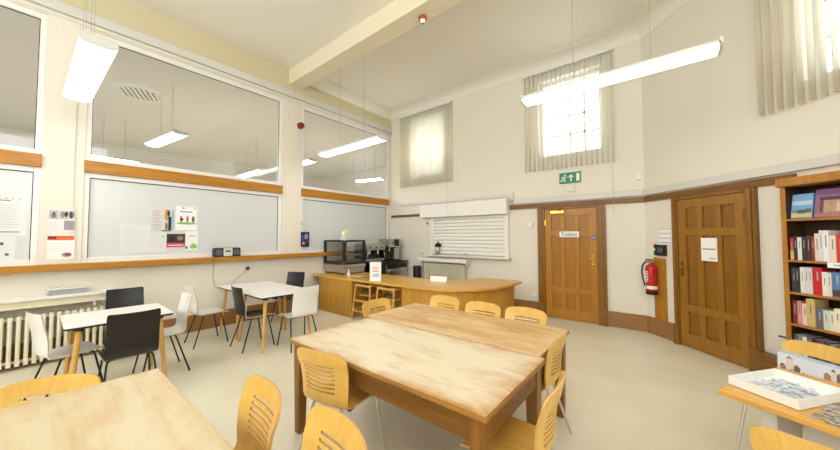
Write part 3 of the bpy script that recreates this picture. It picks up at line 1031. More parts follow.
# ------------------------------------------------------------------ fire extinguisher and its neighbours on the angled wall
tag(MB().box(.15, .36, -.02, 0, .262, 1.21).build('backing_board', M['door'], None, (BX, 0, 0), (0, 0, RC), bevel=.003), 'upright oak board behind the red fire extinguisher', 'board')
p = cpt(.19, .10, 0)
t = thing('fire_extinguisher', 'red fire extinguisher hung on the oak board by the dark door', 'fire extinguisher', (p[0], p[1], .64), RC)
MB().lathe([(.068, 0), (.078, .008), (.078, .06)], 24).build('base_boot', M['black'], t, smooth=True)
MB().lathe([(.075, .055), (.075, .40), (.068, .435), (.045, .465), (.026, .48), (.026, .50)], 24).build('cylinder', M['red'], t, smooth=True)
MB().lathe([(.0765, .09), (.0765, .14)], 24).build('lower_label', M['paper'], t, smooth=True)
lab = MB()
for i in range(7):
    lab.box(-.05, .02, -.0775, -.066, .20 + .025 * i, .212 + .025 * i)
lab.build('instruction_print', M['paper'], t)
MB().lathe([(.02, .50), (.026, .505), (.026, .53), (.012, .54)], 14).build('valve', M['steel'], t, smooth=True)
MB().box(-.10, .02, -.012, .012, .535, .55).box(-.09, .03, -.010, .010, .505, .513).build('squeeze_lever', M['black'], t, bevel=.002)
MB().tube([(-.02, 0, .515), (-.09, -.01, .51), (-.145, -.02, .44), (-.16, -.02, .34), (-.145, -.02, .25), (-.10, -.035, .17), (-.085, -.04, .12)], .011, 8).build('hose', M['black'], t, smooth=True)
MB().box(-.03, .03, .07, .085, .3, .4).build('wall_bracket', M['steel'], t)
t = thing('call_point', 'black keypad box above the fire extinguisher board', 'keypad', cpt(.285, 0, 1.25), RC)
MB().box(-.075, .095, -.045, 0, 0, .17).build('keypad_case', M['black'], t, bevel=.006)
MB().box(-.03, .06, -.05, -.045, .05, .13).build('keypad_face', M['ink'], t)
t = thing('extinguisher_sign', 'small red and green sign strip left of the black keypad box', 'sign', cpt(.175, 0, 1.14), RC)
MB().box(-.03, .03, -.004, 0, 0, .30).build('sign_plate', M['paper'], t)
MB().box(-.03, .03, -.006, -.004, .0, .08).build('sign_print', M['red'], t)
MB().box(-.03, .03, -.006, -.004, .11, .19).build('sign_print', M['green'], t)
MB().box(-.03, .03, -.006, -.004, .22, .29).build('sign_print', M['red'], t)
t = thing('ruled_notice', 'white wall notice with four ruled lines left of the dark door', 'notice', cpt(.33, 0, 1.42), RC)
MB().box(-.10, .12, -.003, 0, 0, .26).build('sheet', M['paper'], t)
for i in range(4):
    MB().box(-.10, .12, -.006, -.003, .03 + .07 * i, .040 + .07 * i).build('ruled_line', M['inkl'], t)

# ------------------------------------------------------------------ bookcase on the angled wall
BD = .255
bc = thing('bookcase', 'tall oak bookcase full of books at the right edge', 'bookcase', cpt(1.937, 0, 0), RC)
BWD = 1.15
for xx in (0, BWD - .035):
    MB().box(xx, xx + .035, -BD + .012, 0, 0, 2.06).build('side_panel', M['caseshade'], bc)
    MB().box(xx - .002, xx + .037, -BD, -BD + .011, 0, 2.06).build('edge_strip', M['case'], bc, bevel=.002)
MB().box(-.02, BWD + .02, -BD - .03, 0, 2.045, 2.13).build('cornice', M['case'], bc, bevel=.012)
MB().box(.035, BWD - .035, -.02, -.003, .08, 2.045).build('back_panel', M['caseshade'], bc)
MB().box(.035, BWD - .035, -BD + .02, -.02, 0, .09).build('plinth', M['case'], bc)
SHZ = [.09, .39, .69, 1.00, 1.315, 1.72]
for z in SHZ:
    MB().box(.036, BWD - .036, -BD, -.021, z - .02, z).build('shelf', M['case'], bc, bevel=.002)
sl_ = MB().box(.32, .52, -BD - .006, -BD - .001, 1.265, 1.315).build('shelf_label', M['paper'], bc)
sl_['label'] = 'white shelf label with grey print'
MB().box(.36, .48, -BD - .0075, -BD - .006, 1.285, 1.297).build('label_print', M['inkl'], sl_)
def bk(s, d, z):
    return cpt(1.937 + s, d, z)
# books standing face out on the top shelf
def face_book(label, s, wd, hh, cover, parts):
    t = thing('book', label, 'book', bk(s + wd / 2, .20, 1.72), RC, 'face out books on the top shelf')
    rx = R(-9)
    k = MB().box(-wd / 2, wd / 2, -.012, .012, 0.004, hh).build('cover', cover, t, (0, 0, 0), (rx, 0, 0))
    MB().box(-wd / 2 + .003, wd / 2 - .001, -.009, .009, .0065, hh + .0008).build('pages', M['paper'], t, (0, 0, 0), (rx, 0, 0))
    for u0, u1, v0, v1, m, nm in parts:
        MB().box(-wd / 2 + u0 * wd, -wd / 2 + u1 * wd, -.0128, -.012, v0 * hh, v1 * hh).build(nm, m, k)
    return t
face_book('landscape painting book with blue sky, face out at left of top shelf', .045, .155, .245, pc(120, 170, 210),
          [(.02, .98, .55, .72, pc(176, 206, 226), 'picture'), (.02, .98, .06, .25, pc(206, 190, 140), 'picture'), (.3, .7, .2, .36, pc(80, 96, 80), 'picture'), (.68, .95, .22, .4, pc(96, 110, 96), 'picture'), (.1, .28, .24, .32, pc(120, 120, 90), 'picture')])
face_book('purple and pink palace picture book, face out beside the blue one', .215, .31, .27, pc(150, 100, 130),
          [(.02, .98, .8, .98, pc(120, 80, 130), 'picture'), (.1, .9, .62, .72, pc(70, 60, 80), 'picture'), (.2, .8, .18, .6, pc(196, 150, 120), 'picture'), (.3, .38, .2, .55, pc(240, 220, 190), 'picture'), (.46, .54, .2, .55, pc(240, 220, 190), 'picture'), (.62, .7, .2, .55, pc(240, 220, 190), 'picture'),
           (.12, .18, .2, .62, pc(90, 70, 80), 'picture'), (.82, .88, .2, .62, pc(90, 70, 80), 'picture'), (.02, .98, .03, .16, pc(176, 120, 110), 'picture')])
face_book('dark bound book, face out at far right of the top shelf', .62, .22, .26, pc(60, 60, 90), [(.1, .9, .6, .8, pc(200, 190, 160), 'picture'), (.1, .9, .1, .4, pc(120, 60, 60), 'picture')])
ROWS = {
    1.315: ('fourth shelf down', [('red and yellow', 190, 40, 36, .026, .22), ('dark navy', 40, 44, 60, .03, .235), ('white', 226, 222, 214, .03, .225), ('charcoal', 50, 48, 54, .032, .225), ('dark brown', 84, 50, 44, .026, .24), ('maroon', 140, 60, 56, .026, .235), ('pale pink', 232, 206, 196, .034, .26), ('blue and white', 210, 222, 232, .022, .29), ('white and teal', 236, 238, 236, .04, .285), ('pale cream', 234, 216, 204, .04, .24), ('bright red', 206, 62, 52, .05, .255), ('salmon', 224, 140, 124, .036, .25), ('purple', 120, 90, 150, .03, .25), ('beige', 222, 206, 176, .03, .24), ('dark green', 50, 80, 60, .03, .25), ('white', 230, 228, 222, .034, .24), ('black', 36, 34, 36, .03, .26), ('red', 190, 50, 50, .03, .235), ('sky blue', 120, 160, 200, .036, .25), ('grey', 150, 150, 150, .03, .22), ('cream', 230, 216, 190, .036, .25), ('brown', 120, 80, 60, .03, .23), ('navy', 40, 50, 90, .03, .25), ('white', 234, 232, 226, .036, .24), ('red', 180, 40, 46, .03, .25)]),
    1.00: ('shelf of the white label', [('slate', 60, 70, 76, .034, .235), ('dark grey', 50, 52, 60, .028, .24), ('white', 232, 230, 226, .03, .25), ('white textured', 222, 220, 216, .03, .25), ('pale grey', 214, 214, 216, .026, .25), ('large red', 206, 36, 40, .062, .255), ('white spined', 232, 230, 224, .034, .22), ('cream', 230, 220, 206, .026, .215), ('blue landscape', 92, 130, 180, .07, .225), ('pale blue', 190, 206, 220, .046, .24), ('white', 236, 236, 232, .05, .26), ('black', 36, 36, 40, .036, .245), ('orange', 220, 130, 60, .03, .24), ('teal', 60, 130, 140, .04, .25), ('white', 230, 230, 226, .036, .24), ('maroon', 120, 40, 50, .04, .25), ('grey', 140, 144, 150, .036, .24), ('yellow', 220, 190, 80, .03, .22), ('navy', 40, 50, 90, .036, .24), ('red', 190, 50, 46, .036, .25), ('cream', 230, 220, 196, .04, .24), ('brown', 110, 80, 60, .036, .25)]),
    .69: ('shelf above the puzzle box', [('dark red', 130, 44, 46, .034, .225), ('red and white', 214, 150, 146, .03, .225), ('pale pink', 236, 206, 200, .036, .21), ('tall gold', 206, 178, 112, .06, .265), ('grey violet', 110, 104, 120, .048, .19), ('mint', 206, 220, 200, .036, .18), ('ivory', 232, 226, 202, .034, .18), ('cream', 238, 228, 206, .04, .21), ('peach', 238, 222, 208, .05, .21), ('large white', 222, 226, 236, .07, .25), ('blue', 70, 100, 160, .04, .23), ('grey', 150, 150, 150, .036, .22), ('black', 40, 40, 44, .04, .24), ('red', 190, 60, 50, .036, .23), ('white', 230, 230, 226, .05, .24), ('green', 80, 120, 80, .04, .22), ('cream', 226, 216, 190, .05, .23), ('maroon', 110, 40, 44, .04, .24)]),
    .39: ('shelf behind the yellow chair', [('dark grey', 70, 74, 80, .03, .20), ('grey blue', 120, 136, 150, .03, .20), ('white', 226, 226, 222, .03, .19), ('purple', 96, 76, 110, .034, .20), ('black', 44, 44, 48, .036, .19), ('maroon', 110, 60, 64, .034, .19), ('dark blue', 54, 64, 96, .04, .19), ('grey', 130, 130, 130, .04, .18), ('brown', 100, 80, 66, .05, .18), ('black', 40, 40, 42, .05, .18), ('grey', 120, 120, 126, .05, .18), ('navy', 40, 50, 80, .05, .18)]),
}
ORD = ['first', 'second', 'third', 'fourth', 'fifth', 'sixth', 'seventh', 'eighth', 'ninth', 'tenth', 'eleventh', 'twelfth', 'thirteenth', 'fourteenth', 'fifteenth', 'sixteenth', 'seventeenth', 'eighteenth', 'nineteenth', 'twentieth', 'twenty first', 'twenty second', 'twenty third', 'twenty fourth', 'twenty fifth']
for z, (where, L_) in ROWS.items():
    where = where.replace('shelf behind the yellow chair', 'lowest shown shelf')
    s = .045
    for i, (cn, r_, g_, b_, wd, hh) in enumerate(L_):
        if s + wd > BWD - .04:
            break
        m = mat('cover_%s' % cn.replace(' ', '_'), c(r_, g_, b_), .4)
        dep = random.uniform(.14, .165)
        t = thing('book', '%s book, %s from the left on bookcase, %s' % (cn, ORD[i], where), 'book', bk(s + wd / 2, BD - .015 - random.uniform(0, .012), z), RC, 'upright books in the bookcase')
        cv = MB()
        e_ = .0025
        cv.box(-wd / 2, wd / 2, 0, .003, .001, hh).box(-wd / 2, -wd / 2 + e_, .003, dep, .001, hh).box(wd / 2 - e_, wd / 2, .003, dep, .001, hh)
        cv.build('cover', m, t)
        MB().box(-wd / 2 + e_, wd / 2 - e_, .0035, dep - .004, .004, hh - .005).build('pages', M['paper'], t)
        lum = r_ + g_ + b_
        MB().box(-wd * .08, wd * .10, -.0006, 0, hh * random.uniform(.42, .55), hh * random.uniform(.75, .88)).build('spine_title', M['spine'] if lum > 420 else M['inkl'], t)
        if cn == 'red and yellow':
            MB().box(-wd / 2, wd / 2, -.0006, 0, .004, hh * .42).build('spine_band', pc(226, 190, 90), t)
        if cn == 'blue landscape':
            MB().box(-wd * .45, wd * .45, -.0006, 0, .01, hh * .3).build('spine_picture', pc(90, 60, 50), t)
        s += wd + .0015
# door stop like brown box by the bookcase foot
t = thing('door_wedge_box', 'brown wooden box on the floor between dark door and bookcase', 'box', cpt(1.72, .11, 0), RC)
MB().box(-.11, .11, -.07, .07, 0, .25).build('box_body', M['dark'], t, bevel=.008)
MB().box(-.12, .12, -.075, .075, .25, .27).build('box_lid', M['dark'], t, bevel=.006)
t = thing('coat_hook', 'small black bracket on the left side of the bookcase', 'bracket', cpt(1.937, .2, .52), RC)
MB().box(-.10, -.003, -.012, .012, -.006, .006).build('hook_arm', M['black'], t, bevel=.003)
MB().box(-.009, -.003, -.02, .02, -.03, .03).build('hook_plate', M['black'], t)

# ------------------------------------------------------------------ chairs
def bez(pts, n=6):
    out = []
    for (a, b_, cc) in pts:
        for i in range(n):
            t = i / n
            out.append(tuple((1 - t) ** 2 * a[k] + 2 * t * (1 - t) * b_[k] + t * t * cc[k] for k in range(len(a))))
    out.append(pts[-1][2])
    return out

def arc_path(pts, r, n=5):
    """polyline with rounded corners"""
    P = [Vector(p) for p in pts]
    out = [P[0]]
    for i in range(1, len(P) - 1):
        a = (P[i - 1] - P[i]).normalized()
        b_ = (P[i + 1] - P[i]).normalized()
        q0, q2 = P[i] + a * r, P[i] + b_ * r
        for k in range(n + 1):
            t = k / n
            out.append(q0 * (1 - t) ** 2 + P[i] * 2 * t * (1 - t) + q2 * t * t)
    out.append(P[-1])
    return out

def prof_fn(pts):
    d = [0]
    for a, b_ in zip(pts[:-1], pts[1:]):
        d.append(d[-1] + math.dist(a, b_))
    T = d[-1]
    def f(v):
        x = max(0, min(1, v)) * T
        for i in range(len(d) - 1):
            if x <= d[i + 1] + 1e-9:
                k = (x - d[i]) / (d[i + 1] - d[i])
                return tuple(pts[i][q] + (pts[i + 1][q] - pts[i][q]) * k for q in (0, 1))
        return pts[-1]
    return f, T

CH_GROUP = 'yellow slotted ply chairs round the big tables'
def wood_chair(label):
    t = thing('ply_chair', label, 'chair', (0, 0, 0), 0, CH_GROUP)
    # seat
    seat = bez([((.215, .435), (.20, .452), (.16, .455)), ((.16, .455), (.0, .445), (-.13, .45))], 6)
    f, T = prof_fn(seat)
    def P(u, v):
        y, z = f(v)
        w_ = .205 - .02 * v
        k = min(1, v / .12)
        w_ *= (.86 + .14 * math.sqrt(max(0, 1 - (1 - k) ** 2)))
        x = (2 * u - 1) * w_
        return (x, y, z - .012 * (1 - (2 * u - 1) ** 2))
    us = [i / 8 for i in range(9)]
    vs_ = [0, .015, .04, .08, .12] + [.2 + .1 * i for i in range(9)]
    MB().sheet(P, us, vs_, .012).build('seat', [M['beechX'], M['ply']], t, smooth=True)
    # back: continues the bend and rises
    back = bez([((-.13, .45), (-.205, .452), (-.205, .53)), ((-.205, .53), (-.205, .66), (-.235, .73)), ((-.235, .73), (-.248, .78), (-.256, .826))], 8)
    fb, TB = prof_fn(back)
    # rows measured in metres up the back; seven curved slots
    rows = [0, .03, .06, .09, .125]
    d_ = .145
    slot_d = []
    for i in range(7):
        slot_d.append(d_)
        rows += [d_, d_ + .013]
        d_ += .029
    r0 = d_ + .006
    rows += [r0 + (TB - r0) * i / 9 for i in range(10)]
    vs2 = [r_ / TB for r_ in rows]
    slot_j = [rows.index(q_) for q_ in slot_d]
    us2 = [0, .012, .03, .06, .10, .15, .22, .30, .40, .5, .6, .70, .78, .85, .90, .94, .97, .988, 1]
    def PB(u, v):
        q = 2 * u - 1
        d0 = v * TB
        # the top edge is gently domed with well rounded corners
        sm = max(0, min(1, (d0 - .26) / (TB - .26)))
        sm = sm * sm * (3 - 2 * sm)
        d1_ = d0 - sm * (.018 * q * q + .036 * abs(q) ** 13)
        if .12 < d0 < r0:
            d1_ += .016 * (q * q - .25) * min(1, (d0 - .12) / .05) * min(1, (r0 - d0) / .05)
        y, z = fb(d1_ / TB)
        k = min(1, d0 / .12)
        hw = .182 + .030 * min(1, d0 / .32)
        return (q * hw, y + .035 * q * q * k - .01 * k, z - .012 * (1 - q * q) * (1 - k))
    hole = lambda i, j: j in slot_j and .14 < us2[i] < .77
    MB().sheet(PB, us2, vs2, .012, hole).build('backrest', [M['beech'], M['ply']], t, smooth=True)
    # chrome legs
    for sx in (-1, 1):
        MB().tube(arc_path([(sx * .06, .15, .428), (sx * .165, .155, .428), (sx * .20, .215, .0)], .035), .010, 8).build('leg', M['chrome'], t, smooth=True)
        MB().tube(arc_path([(sx * .06, -.10, .428), (sx * .155, -.115, .428), (sx * .205, -.25, .0)], .035), .010, 8).build('leg', M['chrome'], t, smooth=True)
    MB().tube([(-.06, .15, .428), (-.06, -.10, .428)], .009, 8).tube([(.06, .15, .428), (.06, -.10, .428)], .009, 8).tube([(-.06, 0.15, .428), (.06, .15, .428)], .009, 8).tube([(-.06, -.1, .428), (.06, -.10, .428)], .009, 8).build('seat_frame', M['chrome'], t, smooth=True)
    MB().box(-.17, -.13, .135, .175, .425, .44).box(.13, .17, .135, .175, .425, .44).box(-.17, -.13, -.13, -.09, .425, .442).box(.13, .17, -.13, -.09, .425, .442).build('fixing_pad', M['black'], t)
    return t

def face(dx, dy):
    return math.atan2(dy, dx) - PI / 2
BO = .256
def at_back(bx, by, dx, dy, off=BO):
    l = math.hypot(dx, dy)
    return (bx + dx / l * off, by + dy / l * off, 0), face(dx, dy)

UX, UY = .886, -.464       # long direction of the right hand table
VX, VY = .464, .886
wspots = [
    (4.365, -5.15, -.20, .98, 'yellow slotted chair at the near edge of the worn table, seat pushed under'),
    (4.56, -5.545, -.07, -1, 'yellow chair on the far side of the left foreground table, nearer that table end'),
    (5.09, -5.50, -.10, -1, 'yellow chair cut by the bottom edge, right one beside the left foreground table'),
    (5.69, -4.62, -1, -.07, 'yellow chair at the near right end of the worn tables, seat fully in view'),
    (5.50, -3.815, -1, 0, 'yellow chair behind the nearest one at the right end of the worn tables'),
    (3.99, -3.125, 0, -1, 'leftmost yellow chair along the far side of the worn tables'),
    (4.52, -3.165, 0, -1, 'middle yellow chair along the far side of the worn tables'),
    (4.98, -3.13, 0, -1, 'rightmost yellow chair along the far side of the worn tables, before the Toilets door'),
    (3.46, -3.815, 1, 0, 'yellow chair at the left end of the worn tables, before the counter stools'),
    (3.48, -6.21, .87, -.49, 'yellow chair at the left edge behind the foreground table end'),
    (6.56, -4.57, .30, .95, 'yellow chair cut off at the lower right, near side of the puzzle table'),
    (6.93, -2.995, -.71, -.71, 'yellow chair holding the puzzle box, far side of the puzzle table'),
]
proto = None
for bx, by, dx, dy, lb in wspots:
    loc, rz = at_back(bx, by, dx, dy)
    if proto is None:
        proto = wood_chair(lb)
        proto.location = loc
        proto.rotation_euler = (0, 0, rz)
    else:
        k = dup(proto, loc, rz, lb)
        if 'left edge behind' in lb:
            k.scale = (1, 1, .95)      # a slightly lower chair

CG = 'moulded café chairs at the small white tables'
def cafe_chair(label, mshell, medge):
    t = thing('cafe_chair', label, 'chair', (0, 0, 0), 0, CG)
    seat = bez([((.225, .425), (.21, .447), (.165, .452)), ((.165, .452), (0, .445), (-.12, .445))], 6)
    f, T = prof_fn(seat)
    def P(u, v):
        y, z = f(v)
        w_ = .20 - .012 * v
        k = min(1, v / .1)
        w_ *= .88 + .12 * math.sqrt(max(0, 1 - (1 - k) ** 2))
        q = 2 * u - 1
        return (q * w_, y, z - .01 * (1 - q * q))
    us = [i / 8 for i in range(9)]
    MB().sheet(P, us, [0, .015, .04, .07, .1, .2, .3, .4, .5, .6, .7, .8, .9, 1], .011).build('seat', [mshell, medge], t, smooth=True)
    back = bez([((-.12, .445), (-.20, .445), (-.20, .52)), ((-.20, .52), (-.20, .64), (-.225, .72)), ((-.225, .72), (-.24, .79), (-.25, .86))], 7)
    fb, TB = prof_fn(back)
    def PB(u, v):
        q = 2 * u - 1
        y, z = fb(v)
        d0 = v * TB
        w_ = .188 - .004 * v
        e = (d0 - (TB - .02)) / .02
        if e > 0:
            w_ *= .95 + .05 * math.sqrt(max(0, 1 - e * e))
        k = min(1, d0 / .12)
        return (q * w_, y + .022 * q * q * k, z - .01 * (1 - q * q) * (1 - k))
    MB().sheet(PB, us, [i / 14 for i in range(14)] + [.96, .985, .995, 1], .011).build('backrest', [mshell, medge], t, smooth=True)
    for sx in (-1, 1):
        MB().tube(arc_path([(sx * .05, .12, .425), (sx * .165, .13, .425), (sx * .205, .21, 0)], .04), .0085, 8).build('leg', M['blackm'], t, smooth=True)
        MB().tube(arc_path([(sx * .05, -.08, .425), (sx * .16, -.09, .425), (sx * .205, -.22, 0)], .04), .0085, 8).build('leg', M['blackm'], t, smooth=True)
    MB().tube([(-.05, .12, .425), (.05, .12, .425)], .0085, 8).tube([(-.05, -.08, .425), (.05, -.08, .425)], .0085, 8).tube([(-.05, .12, .425), (-.05, -.08, .425)], .0085, 8).tube([(.05, .12, .425), (.05, -.08, .425)], .0085, 8).build('seat_frame', M['blackm'], t, smooth=True)
    return t
cspots = [
    ('w', 1.62, -6.32, -.24, .97, 'white café chair at far left in front of the radiator, seat under the white table'),
    ('w', 1.55, -5.09, 0, -1, 'white café chair on the right side of the left white table'),
    ('w', .78, -4.93, 0, 1, 'white café chair nearest the wall at the left of the paired white tables'),
    ('w', 2.22, -3.91, -1, .05, 'white café chair with its back turned, right of the paired white tables'),
    ('k', .40, -5.52, 1, 0, 'black café chair against the radiator shelf behind the left white table'),
    ('k', .40, -3.04, .45, -.9, 'black café chair by the wall behind the paired white tables'),
    ('b', 2.31, -5.70, -1, 0, 'dark brown café chair with its back to us at the left white table'),
    ('b', 1.47, -4.57, 0, 1, 'dark brown café chair side on at the near edge of the paired white tables'),
]
protos = {}
ME = {'w': (M['shellw'], M['plyw']), 'k': (M['shellk'], M['black']), 'b': (M['shellb'], M['plyw'])}
for kd, bx, by, dx, dy, lb in cspots:
    loc, rz = at_back(bx, by, dx, dy, .26)
    if kd not in protos:
        o = protos[kd] = cafe_chair(lb, *ME[kd])
        o.location = loc
        o.rotation_euler = (0, 0, rz)
    else:
        dup(protos[kd], loc, rz, lb)

# ------------------------------------------------------------------ café tables
def round_rect(hx, hy, r, n=5):
    pts = []
    for cx, cy, a0 in ((hx - r, hy - r, 0), (-hx + r, hy - r, 90), (-hx + r, -hy + r, 180), (hx - r, -hy + r, 270)):
        for i in range(n + 1):
            a = R(a0 + 90 * i / n)
            pts.append((cx + r * math.cos(a), cy + r * math.sin(a)))
    return pts
def cafe_table(label, cx, cy, hx, hy):
    t = thing('cafe_table', label, 'table', (cx, cy, 0), 0, 'small white tables with beech legs')
    MB().prism(round_rect(hx, hy, .03), .734, .742).build('tabletop', M['topw'], t)
    MB().prism(round_rect(hx - .001, hy - .001, .03), .716, .734).build('table_edge', M['black'], t)
    for sx in (-1, 1):
        for sy in (-1, 1):
            l = MB().tube([(sx * (hx - .10), sy * (hy - .10), .70), (sx * (hx - .045), sy * (hy - .045), .0)], [.025, .017], 12).build('leg', M['leg'], t, smooth=True)
            MB().lathe([(.033, .685), (.036, .716)], 12, 0, Matrix.Translation((sx * (hx - .10), sy * (hy - .10), 0))).build('leg_socket', M['black'], l, smooth=True)
    MB().box(-hx + .1, hx - .1, -.02, .02, .695, .716).build('crossbar', M['black'], t)
    return t
cafe_table('white table with beech legs at left in front of the radiator', 1.59, -5.73, .375, .39)
cafe_table('white table with beech legs of the joined pair, nearest the wall', .69, -4.0, .365, .40)
cafe_table('white table with beech legs of the joined pair, nearer the camera', 1.49, -4.0, .425, .40)

# ------------------------------------------------------------------ big worn oak tables
def big_table(label, x0, x1, y0, y1, mtop, zt=.735, group='large old oak tables'):
    cx, cy = (x0 + x1) / 2, (y0 + y1) / 2
    hx, hy = (x1 - x0) / 2, (y1 - y0) / 2
    t = thing('oak_table', label, 'table', (cx, cy, 0), 0, group)
    MB().box(-hx + .004, hx - .004, -hy + .004, hy - .004, zt - .012, zt).build('tabletop', mtop, t, bevel=.005)
    MB().box(-hx, hx, -hy, hy, zt - .036, zt - .012).build('moulded_edge', M['tabled'], t, bevel=.008)
    a = .045
    for sy in (-1, 1):
        MB().box(-hx + .09, hx - .09, sy * (hy - a) - .011, sy * (hy - a) + .011, zt - .165, zt - .037).build('apron', M['table'], t)
    for sx in (-1, 1):
        MB().box(sx * (hx - a) - .011, sx * (hx - a) + .011, -hy + .09, hy - .09, zt - .165, zt - .037).build('apron', M['table'], t)
        for sy in (-1, 1):
            lx, ly = sx * (hx - .065), sy * (hy - .065)
            vs = []
            for z, k in ((zt - .037, .039), (zt - .17, .039), (0, .030)):
                vs += [(lx - k, ly - k, z), (lx + k, ly - k, z), (lx + k, ly + k, z), (lx - k, ly + k, z)]
            fs = [(0, 1, 2, 3), (11, 10, 9, 8)]
            for q in (0, 4):
                fs += [(q + i, q + (i + 1) % 4, q + 4 + (i + 1) % 4, q + 4 + i) for i in range(4)]
            MB().add(vs, fs).build('leg', M['tableleg'], t, bevel=.004)
    return t
top_front = worn_top('worn_top_pale', c(222, 208, 178), c(184, 134, 66), -.12, .145, 3.1, (.865, .43), .36, .16, .10, .25)
top_back = worn_top('worn_top_orange', c(218, 188, 138), c(182, 128, 58), .07, .13, 8.4, (.865, .39), -.12, .3, .24, .5)
top_left = worn_top('worn_top_cream', c(204, 189, 152), c(188, 146, 80), -.07, .28, 5.2, (.95, .55), .12, .24, .04, .0)
big_table('worn pale topped oak table in the centre foreground', 3.74, 5.47, -4.995, -4.128, top_front)
big_table('orange planked oak table pushed against the back of the pale one', 3.67, 5.43, -4.118, -3.335, top_back)
big_table('cream topped worn table cut off at the lower left', 3.63, 5.50, -6.90, -5.79, top_left)

# ------------------------------------------------------------------ counter
ctop = [(0.03, -2.51), (1.0, -2.50), (1.85, -2.46), (2.6, -2.43), (3.1, -2.41), (3.42, -2.36), (3.62, -2.22), (3.80, -2.0), (3.93, -1.70), (4.01, -1.30), (4.04, -1.0), (4.03, -.76), (3.95, -.70), (3.16, -.70), (3.17, -1.14), (2.95, -1.36), (2.6, -1.52), (2.3, -1.55), (.03, -1.55)]
tag(MB().prism(ctop, .70, .742).build('service_counter', M['benchtop'], bevel=.006), 'long oak counter top that curves round at its right end', 'counter')
t = thing('counter_cabinet', 'left oak counter base unit standing under the display cabinet', 'counter unit', (.28, -2.47, 0), 0, 'counter base units')
MB().box(0, 1.08, .0, .025, .0, .70).build('front_panel', M['bench'], t)
MB().box(1.055, 1.08, .025, .82, 0, .70).build('side_panel', M['bench'], t)
MB().box(0, .025, .025, .82, 0, .70).build('side_panel', M['bench'], t)
MB().box(.025, 1.055, .797, .82, 0.05, .70).build('back_panel', M['bench'], t)
MB().box(.025, 1.055, .025, .797, .05, .07).build('base_shelf', M['bench'], t)
t = thing('counter_cabinet', 'right curved oak counter base unit at the end nearest the Toilets door', 'counter unit', (2.56, -2.36, 0), 0, 'counter base units')
oc = [(0, 0), (.5, -.0), (.82, .04), (1.0, .16), (1.16, .38), (1.28, .66), (1.35, 1.05), (1.36, 1.30), (1.34, 1.58)]
ic = [(x - .025 * nx, y + .025 * ny) for (x, y), (nx, ny) in zip(oc, [(0, 1), (0, 1), (.3, .95), (.6, .8), (.85, .5), (.95, .3), (1, .1), (1, 0), (1, 0)])]
MB().prism(oc + ic[::-1], 0, .70).build('front_panel', M['bench'], t)
MB().box(0, .025, .026, .76, 0, .70).build('side_panel', M['bench'], t)
MB().box(.68, 1.31, 1.555, 1.58, 0, .70).build('end_panel', M['bench'], t)
MB().prism([(.03, .74), (.4, .74), (.66, 1.0), (.68, 1.55), (.66, 1.55), (.64, 1.02), (.39, .76), (.03, .76)], 0, .70).build('back_panel', M['bench'], t)
tag(MB().box(1.37, 2.555, -1.66, -1.635, 0, .70).build('counter_back_board', M['bench']), 'oak board closing the knee space behind the high chairs', 'board')

# high chairs tucked under the counter
def high_chair(label):
    t = thing('high_chair', label, 'high chair', (0, 0, 0), 0, 'wooden high chairs under the counter')
    H = .66
    for sx in (-1, 1):
        MB().tube([(sx * .235, -.24, 0), (sx * .195, -.17, H)], .016, 8).build('leg', M['leg'], t, smooth=True)
        MB().tube([(sx * .235, .24, 0), (sx * .195, .17, H)], .016, 8).build('leg', M['leg'], t, smooth=True)
        MB().box(sx * .195 - .014, sx * .195 + .014, -.19, .19, H - .04, H).build('arm_rail', M['leg'], t, bevel=.005)
        MB().box(sx * .222 - .010, sx * .222 + .010, -.20, .20, .17, .195).build('side_rung', M['leg'], t)
    MB().box(-.205, .205, -.185, -.158, H - .045, H - .005).build('front_rail', M['leg'], t, bevel=.004)
    MB().box(-.20, .20, .158, .185, H - .10, H - .005).build('back_rail', M['leg'], t, bevel=.004)
    for z in (.15, .34):
        k = .235 - .04 * z / H
        yy = -.24 + .07 * z / H
        MB().box(-k, k, yy - .01, yy + .012, z, z + .032).build('front_rung', M['leg'], t, bevel=.003)
    MB().box(-.185, .185, -.13, .15, .44, .458).build('seat', M['leg'], t, bevel=.004)
    MB().tube(bez([((-.12, -.08, .46), (-.10, -.12, .56), (0, -.14, .54)), ((0, -.14, .54), (.10, -.12, .56), (.12, -.08, .46))], 6), .011, 8).build('strap', M['black'], t, smooth=True)
    return t
hc = high_chair('wooden high chair under the counter, next to the left base unit')
hc.location = (1.66, -2.27, 0)
hc2 = dup(hc, (2.24, -2.25, 0), 0, 'wooden high chair under the counter, next to the curved base unit')

# refrigerated display cabinet on the counter
t = thing('display_cabinet', 'black framed glass food display cabinet on the counter', 'display cabinet', (.02, -2.19, .742))
WX, WY = .73, .60
MB().box(.01, WX - .01, .03, WY - .01, .02, .13).build('steel_base', M['steel'], t, bevel=.012)
MB().box(-.01, WX + .02, -.02, WY, .13, .21).build('steel_front', M['steel'], t, bevel=.02)
for x in (.05, WX - .07):
    for y in (.05, WY - .08):
        MB().lathe([(.018, 0), (.018, .025)], 10, 0, Matrix.Translation((x, y, 0))).build('foot', M['black'], t)
fr = MB()
fk = .052
for x in (0, WX - fk):
    for y in (0, WY - fk):
        fr.box(x, x + fk, y, y + fk, .21, .735)
for z0, z1 in ((.21, .26), (.695, .735)):
    fr.box(fk, WX - fk, 0, fk, z0, z1).box(fk, WX - fk, WY - fk, WY, z0, z1)
    fr.box(0, fk, fk, WY - fk, z0, z1).box(WX - fk, WX, fk, WY - fk, z0, z1)
fr.build('glass_frame', M['black'], t, bevel=.003)
MB().box(fk, WX - fk, fk, WY - fk, .715, .73).build('roof', M['steel'], t)
MB().box(fk, WX - fk, .014, .018, .26, .695).build('glass_pane', M['cleargl'], t)
MB().box(WX - .018, WX - .014, fk, WY - fk, .26, .695).build('glass_pane', M['cleargl'], t)
